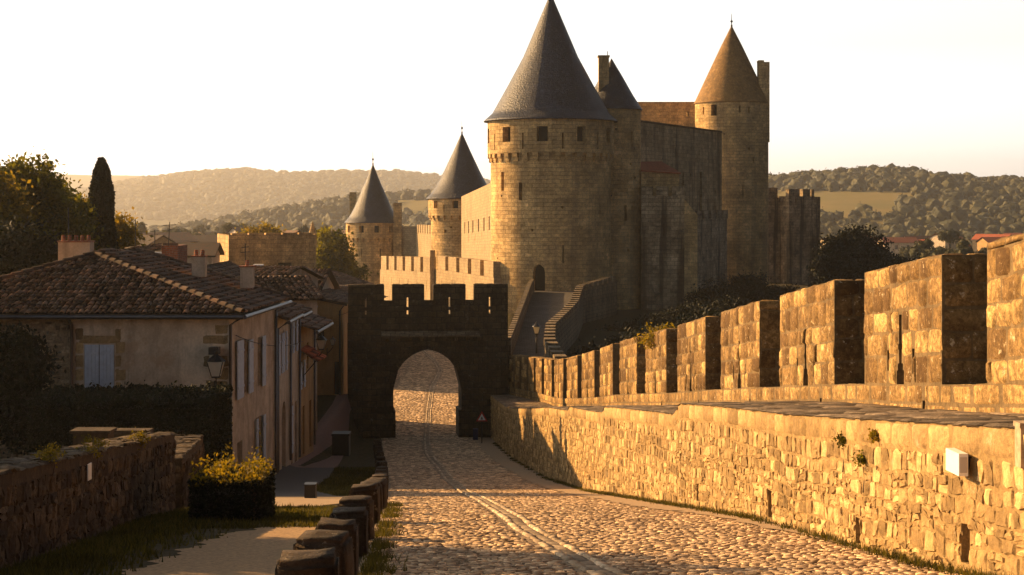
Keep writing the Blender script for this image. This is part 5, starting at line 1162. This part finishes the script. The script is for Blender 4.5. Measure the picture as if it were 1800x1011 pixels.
# ------------------------------------------------------------------ hills, woods and the far town
def hill(name, ridge_px, dr, d0, d1, mat, nx=90, ny=28, base=-22.5, rough=1.2):
    a = np.array(ridge_px, float); xs_ = (a[:, 0]-900)/F*dr; zs_ = (H-a[:, 1])/F*dr
    def hz(x, y):
        rz = np.interp(x, xs_, zs_); up = sstep((y-d0)/(dr-d0)); dn = sstep((d1-y)/(d1-dr)); k_ = np.where(y < dr, up, dn)
        return base+(rz-base)*k_+rough*np.sin(x*.031+y*.017)*np.sin(y*.023)*np.clip(k_*3, 0, 1)
    X, Y = np.meshgrid(np.linspace(xs_[0], xs_[-1], nx), np.linspace(d0, d1, ny), indexing='ij'); mb = MB()
    mb.grid(np.stack([X, Y, hz(X, Y)], -1), np.stack([X, Y], -1), 0, True); tag(mb.build(name, M[mat]), kind='structure'); return hz, xs_
bm = bmesh.new(); bmesh.ops.create_icosphere(bm, subdivisions=2, radius=1); bm.verts.ensure_lookup_table()
IV = np.array([v.co[:] for v in bm.verts]); IF = np.array([[v.index for v in f_.verts] for f_ in bm.faces]); bm.free()
def blobs(mb, Pc, r, zs=.9, tone=None, nleaf=14):
    n = len(Pc); dis = 1+rng.normal(0, .13, (n, len(IV), 1)); V = Pc[:, None, :]+IV[None]*dis*r[:, None, None]*np.array([1, 1, zs])*.88
    f_ = (np.arange(n)[:, None, None]*len(IV)+IF[None]).reshape(-1, 3); t_ = rng.uniform(.0, 1, n) if tone is None else tone
    mb.add(V.reshape(-1, 3), np.zeros((n*len(IV), 2)), f_, 0, np.clip(np.repeat(t_, len(IF))+rng.uniform(-.15, .15, n*len(IF)), 0, 1), False)
    d = rng.normal(size=(n, nleaf, 3)); d /= np.linalg.norm(d, axis=2)[..., None]; Q = Pc[:, None]+d*r[:, None, None]*np.array([1, 1, zs])*rng.uniform(.85, 1.12, (n, nleaf, 1))
    lv = Q.reshape(-1, 3); sz = np.repeat(r, nleaf)*.22; k_ = len(lv)
    a = rng.normal(size=(k_, 3)); a /= np.linalg.norm(a, axis=1)[:, None]; b = rng.normal(size=(k_, 3)); b /= np.linalg.norm(b, axis=1)[:, None]
    Vv = np.stack([lv-b*sz[:, None], lv+a*sz[:, None], lv+b*sz[:, None]], 1); mb.add(Vv.reshape(-1, 3), np.zeros((k_*3, 2)), np.arange(k_*3).reshape(-1, 3), 0, np.repeat(t_, nleaf))
def woods(name, label, hz, x0, x1, y0, y1, n, r, excl=None, zs=.9, mat='wood_far', nleaf=14):
    X_ = rng.uniform(x0, x1, n); Y_ = rng.uniform(y0, y1, n); z = hz(X_, Y_)
    k_ = z > -21.8
    if excl is not None: k_ &= ~excl(X_, Y_, z)
    X_, Y_, z = X_[k_], Y_[k_], z[k_]; rr = r[0]*.7+(r[1]*1.15-r[0]*.7)*rng.random(len(X_))**2; mb = MB(); blobs(mb, np.stack([X_, Y_, z+rr*.5], -1), rr, zs, nleaf=nleaf)
    tag(mb.build(name, M[mat]), label, 'woods', kind='stuff')
# right hill
RD = [(1000, 345), (1200, 342), (1350, 323), (1420, 318), (1500, 312), (1560, 308), (1640, 320), (1700, 325), (1800, 324), (1950, 320), (2300, 345)]
hz, xs_ = hill('hill', RD, 1150, 620, 1700, 'field')
def ex(x, y, z):
    px = 900+F*x/y; py = H-F*z/y
    return (px > 1360) & (px < 1625-(py-335)*1.6) & (py > 338) & (py < 378) | ((px > 1420) & (px < 1500) & (py > 372) & (py < 384))
woods('woodland', 'wooded slopes of the right-hand hill around the pale field', hz, 80, 520, 640, 1200, 6500, (2.2, 4.8), ex)
# left nearer wooded hill
RC = [(200, 425), (330, 415), (430, 392), (530, 374), (620, 356), (700, 350), (760, 346), (860, 338), (1000, 335), (1300, 345)]
hz, xs_ = hill('hill', RC, 1300, 760, 1800, 'field')
def ex2(x, y, z):
    px = 900+F*x/y; py = H-F*z/y
    return (px > 690) & (py > 352) & (py < 378)
woods('woodland', 'hazy woods on the nearer hill left of the castle', hz, -330, 100, 780, 1340, 3800, (2.4, 5.2), ex2)
RBB = [(-400, 352), (60, 350), (180, 338), (250, 325), (300, 315), (350, 309), (420, 303), (450, 303), (480, 308), (560, 309), (600, 306), (640, 308), (700, 306), (770, 314), (860, 322), (1000, 332), (1350, 345)]
hz, xs_ = hill('hill', RBB, 3600, 2300, 4300, 'hillfar', 120, 30)
woods('woodland', 'woods on the long pale hill under the haze', hz, -1400, 150, 2500, 3660, 9000, (4, 9), None, .7, nleaf=5)
RA = [(-700, 300), (-200, 299), (90, 307), (200, 308), (290, 311), (360, 322), (600, 345), (1000, 360)]
hz, xs_ = hill('hill', RA, 4700, 3900, 4880, 'hillfar', 80, 20)
# ridge trees of the right hill: individually recognisable
hzR = lambda px: PZ(np.interp(px, [q[0] for q in RD], [q[1] for q in RD]), 1150)
RT = [('cypress', 1440, 305), ('cypress', 1453, 305), ('cypress', 1464, 299), ('cypress', 1480, 295), ('round', 1503, 299), ('round', 1518, 300), ('cypress', 1529, 297), ('wide', 1560, 297), ('wide', 1573, 301), ('round', 1597, 301), ('round', 1616, 308), ('wide', 1678, 303), ('round', 1728, 312), ('round', 1765, 316), ('round', 1385, 315), ('round', 1410, 312)]
nm = {'cypress': 'narrow dark cypress on the skyline of the right-hand hill', 'round': 'rounded tree on the skyline of the right-hand hill', 'wide': 'flat-crowned umbrella pine on the skyline of the right-hand hill'}
for i, (kd, px, py) in enumerate(RT):
    zb = float(hzR(px))-1; zt = PZ(py, 1150); h = max(zt-zb, 4); x = PX(px, 1150)
    t = thing({'cypress': 'cypress_tree', 'round': 'broadleaf_tree', 'wide': 'umbrella_pine'}[kd], nm[kd], 'tree', (x, 1150, zb), {'cypress': 'cypresses on the right hill skyline', 'round': 'round trees on the right hill skyline', 'wide': 'umbrella pines on the right hill skyline'}[kd])
    mb = MB()
    if kd == 'cypress': k_ = 5; Pc = np.stack([np.full(k_, x), np.full(k_, 1150.), zb+h*np.linspace(.25, .85, k_)], -1); blobs(mb, Pc, np.array([.9, 1., 1., .8, .6])*h*.2, 1.2, nleaf=30)
    elif kd == 'round': k_ = 7; Pc = np.array([x, 1150, zb+h*.6])+rng.normal(0, 1, (k_, 3))*[h*.22, h*.2, h*.12]; blobs(mb, Pc, rng.uniform(.25, .4, k_)*h, .9, nleaf=30)
    else: k_ = 9; Pc = np.array([x, 1150, zb+h*.75])+rng.normal(0, 1, (k_, 3))*[h*.36, h*.3, h*.05]; blobs(mb, Pc, rng.uniform(.17, .26, k_)*h, .7, nleaf=30)
    mb.build('crown', M['wood_far'], t); mb = MB(); mb.tube([(x, 1150, zb-1), (x, 1150, zb+h*.7)], [h*.04, h*.02], 6); mb.build('trunk', M['bark'], t)
# trees on the plain
def plain_tree(px, py, d, w, label, group, mat='wood_far'):
    zt = PZ(py, d); x = PX(px, d); zb = -22. if d > 260 else float(ground(np.array(x), np.array(float(d)))); r_ = w/2*d/F
    t = thing('broadleaf_tree', label, 'tree', (x, d, zb), group); mb = MB(); h = zt-zb; k_ = 9
    Pc = np.array([x, d, zt-r_*1.0])+rng.normal(0, 1, (k_, 3))*[r_*.45, r_*.4, r_*.3]; blobs(mb, Pc, rng.uniform(.35, .55, k_)*r_, 1., nleaf=160)
    mb.build('crown', M[mat], t); mb = MB(); mb.tube([(x, d, zb-.5), (x, d, zt-r_)], [r_*.12, r_*.06], 6); mb.build('trunk', M['bark'], t)
rt = random.Random(4)
for i in range(34):
    px = 215+i*12+rt.uniform(-6, 6); d = rt.uniform(330, 700); py = rt.uniform(385, 412)+(10 if px > 420 else 0)
    if px > 600: break
    plain_tree(px, py, d, rt.uniform(20, 40)*420/d, 'hazy rounded tree among the far roofs left of the castle', 'hazy trees of the plain left of the castle')
for px, py, d, w, lb in ((1620, 425, 330, 46, 'pale leafy tree below the right-hand hill, left of the olive ones'), (1668, 398, 420, 38, 'tallest spindly tree standing among the far red roofs'), (1655, 425, 300, 40, 'olive tree just above the sunlit merlons'), (1697, 424, 290, 48, 'broad olive-green tree crown above the right merlons'), (1735, 432, 300, 36, 'small olive tree left of the orange-roofed buildings'), (1592, 428, 380, 34, 'yellowish tree beside the dark bush at the right'), (1640, 440, 280, 60, 'low yellow-green bush right behind the parapet')):
    plain_tree(px, py, d, w, lb, None, 'wood_far')
# far houses
rt = random.Random(9)
for i in range(26):
    px = rt.uniform(1450, 1800); d = rt.uniform(480, 760); py = rt.uniform(414, 440); z = PZ(py, d)-5
    house('village_house', 'small far village house with a tiled roof below the right-hand hill', PX(px, d), d, z, rt.uniform(7, 12), rt.uniform(6, 9), rt.uniform(3, 5), 1.6, rt.uniform(-.6, .6), rt.choice(['plaster2', 'plaster', 'castle_lit']), 'redtile', win=[(-2, 1.5, 1, 1.3), (2, 1.5, 1, 1.3)], group='far village houses on the right', tiles=False)
house('village_house', 'largest orange-walled village building at the right edge above the merlons', PX(1752, 420), 420, PZ(440, 420), 7.5, 7, 2.2, 1.2, R(8), 'ochre', 'redtile', win=[(-2, 1.0, .8, 1), (0, 1.0, .8, 1), (2, 1., .8, 1)], tiles=False)
house('village_house', 'long red-roofed village building at the far right edge', PX(1793, 440), 440, PZ(438, 440), 9, 7, 2.2, 1.2, R(-4), 'plaster2', 'redtile', tiles=False, win=[(-2, 1, .8, 1), (1, 1, .8, 1)])
for i in range(24):
    px = rt.uniform(205, 600); d = rt.uniform(220, 620); py = rt.uniform(408, 430); z = PZ(py, d)-5
    house('village_house', 'hazy low village house with a tiled roof left of the castle', PX(px, d), d, z, rt.uniform(7, 11), rt.uniform(6, 9), rt.uniform(3, 5), 1.5, rt.uniform(-.7, .7), rt.choice(['plaster2', 'plaster', 'castle_lit']), 'clay', group='hazy village houses left of the castle', tiles=False, win=[(-2, 1.5, 1, 1.3), (2, 1.5, 1, 1.3)])

# ------------------------------------------------------------------ haze, sky, sun, camera
mb = MB(); mb.box(-3500, 3500, -250, 4960, -26.2, 150); hz_ = mb.build('haze', [plain('tmp', (1, 1, 1))])
m = bpy.data.materials.new('haze_air'); m.use_nodes = True; nt = m.node_tree; nt.nodes.clear()
o = nt.nodes.new('ShaderNodeOutputMaterial'); v = nt.nodes.new('ShaderNodeVolumePrincipled'); v.inputs['Color'].default_value = (1., .94, .84, 1); v.inputs['Density'].default_value = .00016; v.inputs['Anisotropy'].default_value = .6
nt.links.new(v.outputs[0], o.inputs['Volume']); hz_.data.materials[0] = m
tag(hz_, 'warm evening haze over the plain and hills', 'haze', kind='stuff')

PHI, EL = R(30), R(20.4)
sun_dir = Vector((-math.cos(PHI)*math.cos(EL), math.sin(PHI)*math.cos(EL), math.sin(EL)))
w = bpy.data.worlds.new('World'); S.world = w; w.use_nodes = True; nt = w.node_tree; bg = nt.nodes['Background']
sk = nt.nodes.new('ShaderNodeTexSky'); sk.sky_type = 'NISHITA'; sk.sun_disc = False; sk.sun_elevation = EL; sk.sun_rotation = math.atan2(sun_dir.x, sun_dir.y)
sk.altitude = 100; sk.air_density = 1.2; sk.dust_density = 3.0; sk.ozone_density = .6
mx = nt.nodes.new('ShaderNodeMix'); mx.data_type = 'RGBA'; mx.blend_type = 'MULTIPLY'; mx.inputs[0].default_value = 1; mx.inputs[7].default_value = (1.70, 1.74, 1.74, 1)
gm = nt.nodes.new('ShaderNodeGamma'); gm.inputs[1].default_value = .6; nt.links.new(sk.outputs[0], gm.inputs[0])
tc = nt.nodes.new('ShaderNodeTexCoord'); dt = nt.nodes.new('ShaderNodeVectorMath'); dt.operation = 'DOT_PRODUCT'; dt.inputs[1].default_value = sun_dir; nt.links.new(tc.outputs['Generated'], dt.inputs[0])
mr = nt.nodes.new('ShaderNodeMapRange'); mr.interpolation_type = 'SMOOTHSTEP'; mr.inputs[1].default_value = -.35; mr.inputs[2].default_value = .25; mr.inputs[3].default_value = .15; mr.inputs[4].default_value = 1.; nt.links.new(dt.outputs['Value'], mr.inputs[0])
m2 = nt.nodes.new('ShaderNodeVectorMath'); m2.operation = 'SCALE'; 
sx = nt.nodes.new('ShaderNodeSeparateXYZ'); nt.links.new(tc.outputs['Generated'], sx.inputs[0])
me_ = nt.nodes.new('ShaderNodeMapRange'); me_.interpolation_type = 'SMOOTHSTEP'; me_.inputs[1].default_value = .14; me_.inputs[2].default_value = .6; me_.inputs[3].default_value = 1.; me_.inputs[4].default_value = .24; nt.links.new(sx.outputs[2], me_.inputs[0])
mh_ = nt.nodes.new('ShaderNodeMapRange'); mh_.inputs[1].default_value = 0; mh_.inputs[2].default_value = .1; mh_.inputs[3].default_value = 1.9; mh_.inputs[4].default_value = 1.; nt.links.new(sx.outputs[2], mh_.inputs[0])
pm0 = nt.nodes.new('ShaderNodeMath'); pm0.operation = 'MULTIPLY'; nt.links.new(mr.outputs[0], pm0.inputs[0]); nt.links.new(me_.outputs[0], pm0.inputs[1])
pm = nt.nodes.new('ShaderNodeMath'); pm.operation = 'MULTIPLY'; nt.links.new(pm0.outputs[0], pm.inputs[0]); nt.links.new(mh_.outputs[0], pm.inputs[1])
nt.links.new(pm.outputs[0], m2.inputs['Scale']); lum = nt.nodes.new('ShaderNodeRGBToBW'); nt.links.new(gm.outputs[0], lum.inputs[0]); cm = nt.nodes.new('ShaderNodeMix'); cm.data_type = 'RGBA'; cm.blend_type = 'MULTIPLY'; cm.inputs[0].default_value = 1; nt.links.new(lum.outputs[0], cm.inputs[6]); cm.inputs[7].default_value = (1.03, 1., .98, 1)
hf = nt.nodes.new('ShaderNodeMapRange'); hf.inputs[1].default_value = .0; hf.inputs[2].default_value = .3; hf.inputs[3].default_value = .95; hf.inputs[4].default_value = .3; nt.links.new(sx.outputs[2], hf.inputs[0])
cx = nt.nodes.new('ShaderNodeMix'); cx.data_type = 'RGBA'; nt.links.new(hf.outputs[0], cx.inputs[0]); nt.links.new(gm.outputs[0], cx.inputs[6]); nt.links.new(cm.outputs[2], cx.inputs[7]); ct = nt.nodes.new('ShaderNodeMix'); ct.data_type = 'RGBA'; nt.links.new(mr.outputs[0], ct.inputs[0]); ct.inputs[6].default_value = (.62, .92, 1.45, 1); ct.inputs[7].default_value = (1, 1, 1, 1)
cu = nt.nodes.new('ShaderNodeMix'); cu.data_type = 'RGBA'; cu.blend_type = 'MULTIPLY'; cu.inputs[0].default_value = 1; nt.links.new(cx.outputs[2], cu.inputs[6]); nt.links.new(ct.outputs[2], cu.inputs[7]); nt.links.new(cu.outputs[2], m2.inputs[0]); nt.links.new(m2.outputs[0], mx.inputs[6]); nt.links.new(mx.outputs[2], bg.inputs[0]); bg.inputs[1].default_value = .13
l = bpy.data.lights.new('sun', 'SUN'); l.energy = 5; l.angle = R(.5); l.color = (1., .60, .25)
lo = bpy.data.objects.new('sun', l); C.objects.link(lo); lo.rotation_euler = (-sun_dir).to_track_quat('-Z', 'Y').to_euler(); lo.location = (-60, 30, 60)
cam = bpy.data.cameras.new('camera'); co = bpy.data.objects.new('camera', cam); C.objects.link(co); S.camera = co
co.location = (0, 0, 0); co.rotation_euler = (R(90), 0, 0); cam.sensor_width = 36; cam.lens = 36*F/1800; cam.shift_y = -(505.5-H)/1800
cam.clip_start = .5; cam.clip_end = 9000
S.view_settings.view_transform = 'Standard'; S.view_settings.look = 'None'; S.view_settings.gamma = 1; S.view_settings.exposure = 1.27; S.view_settings.use_curve_mapping = False
S.render.engine = 'CYCLES'; S.cycles.use_denoising = True; S.cycles.volume_bounces = 0; S.cycles.max_bounces = 6; S.cycles.diffuse_bounces = 3; S.cycles.transmission_bounces = 3; S.cycles.sample_clamp_indirect = 4
for o in S.objects:
    if '_loc' in o: del o['_loc']
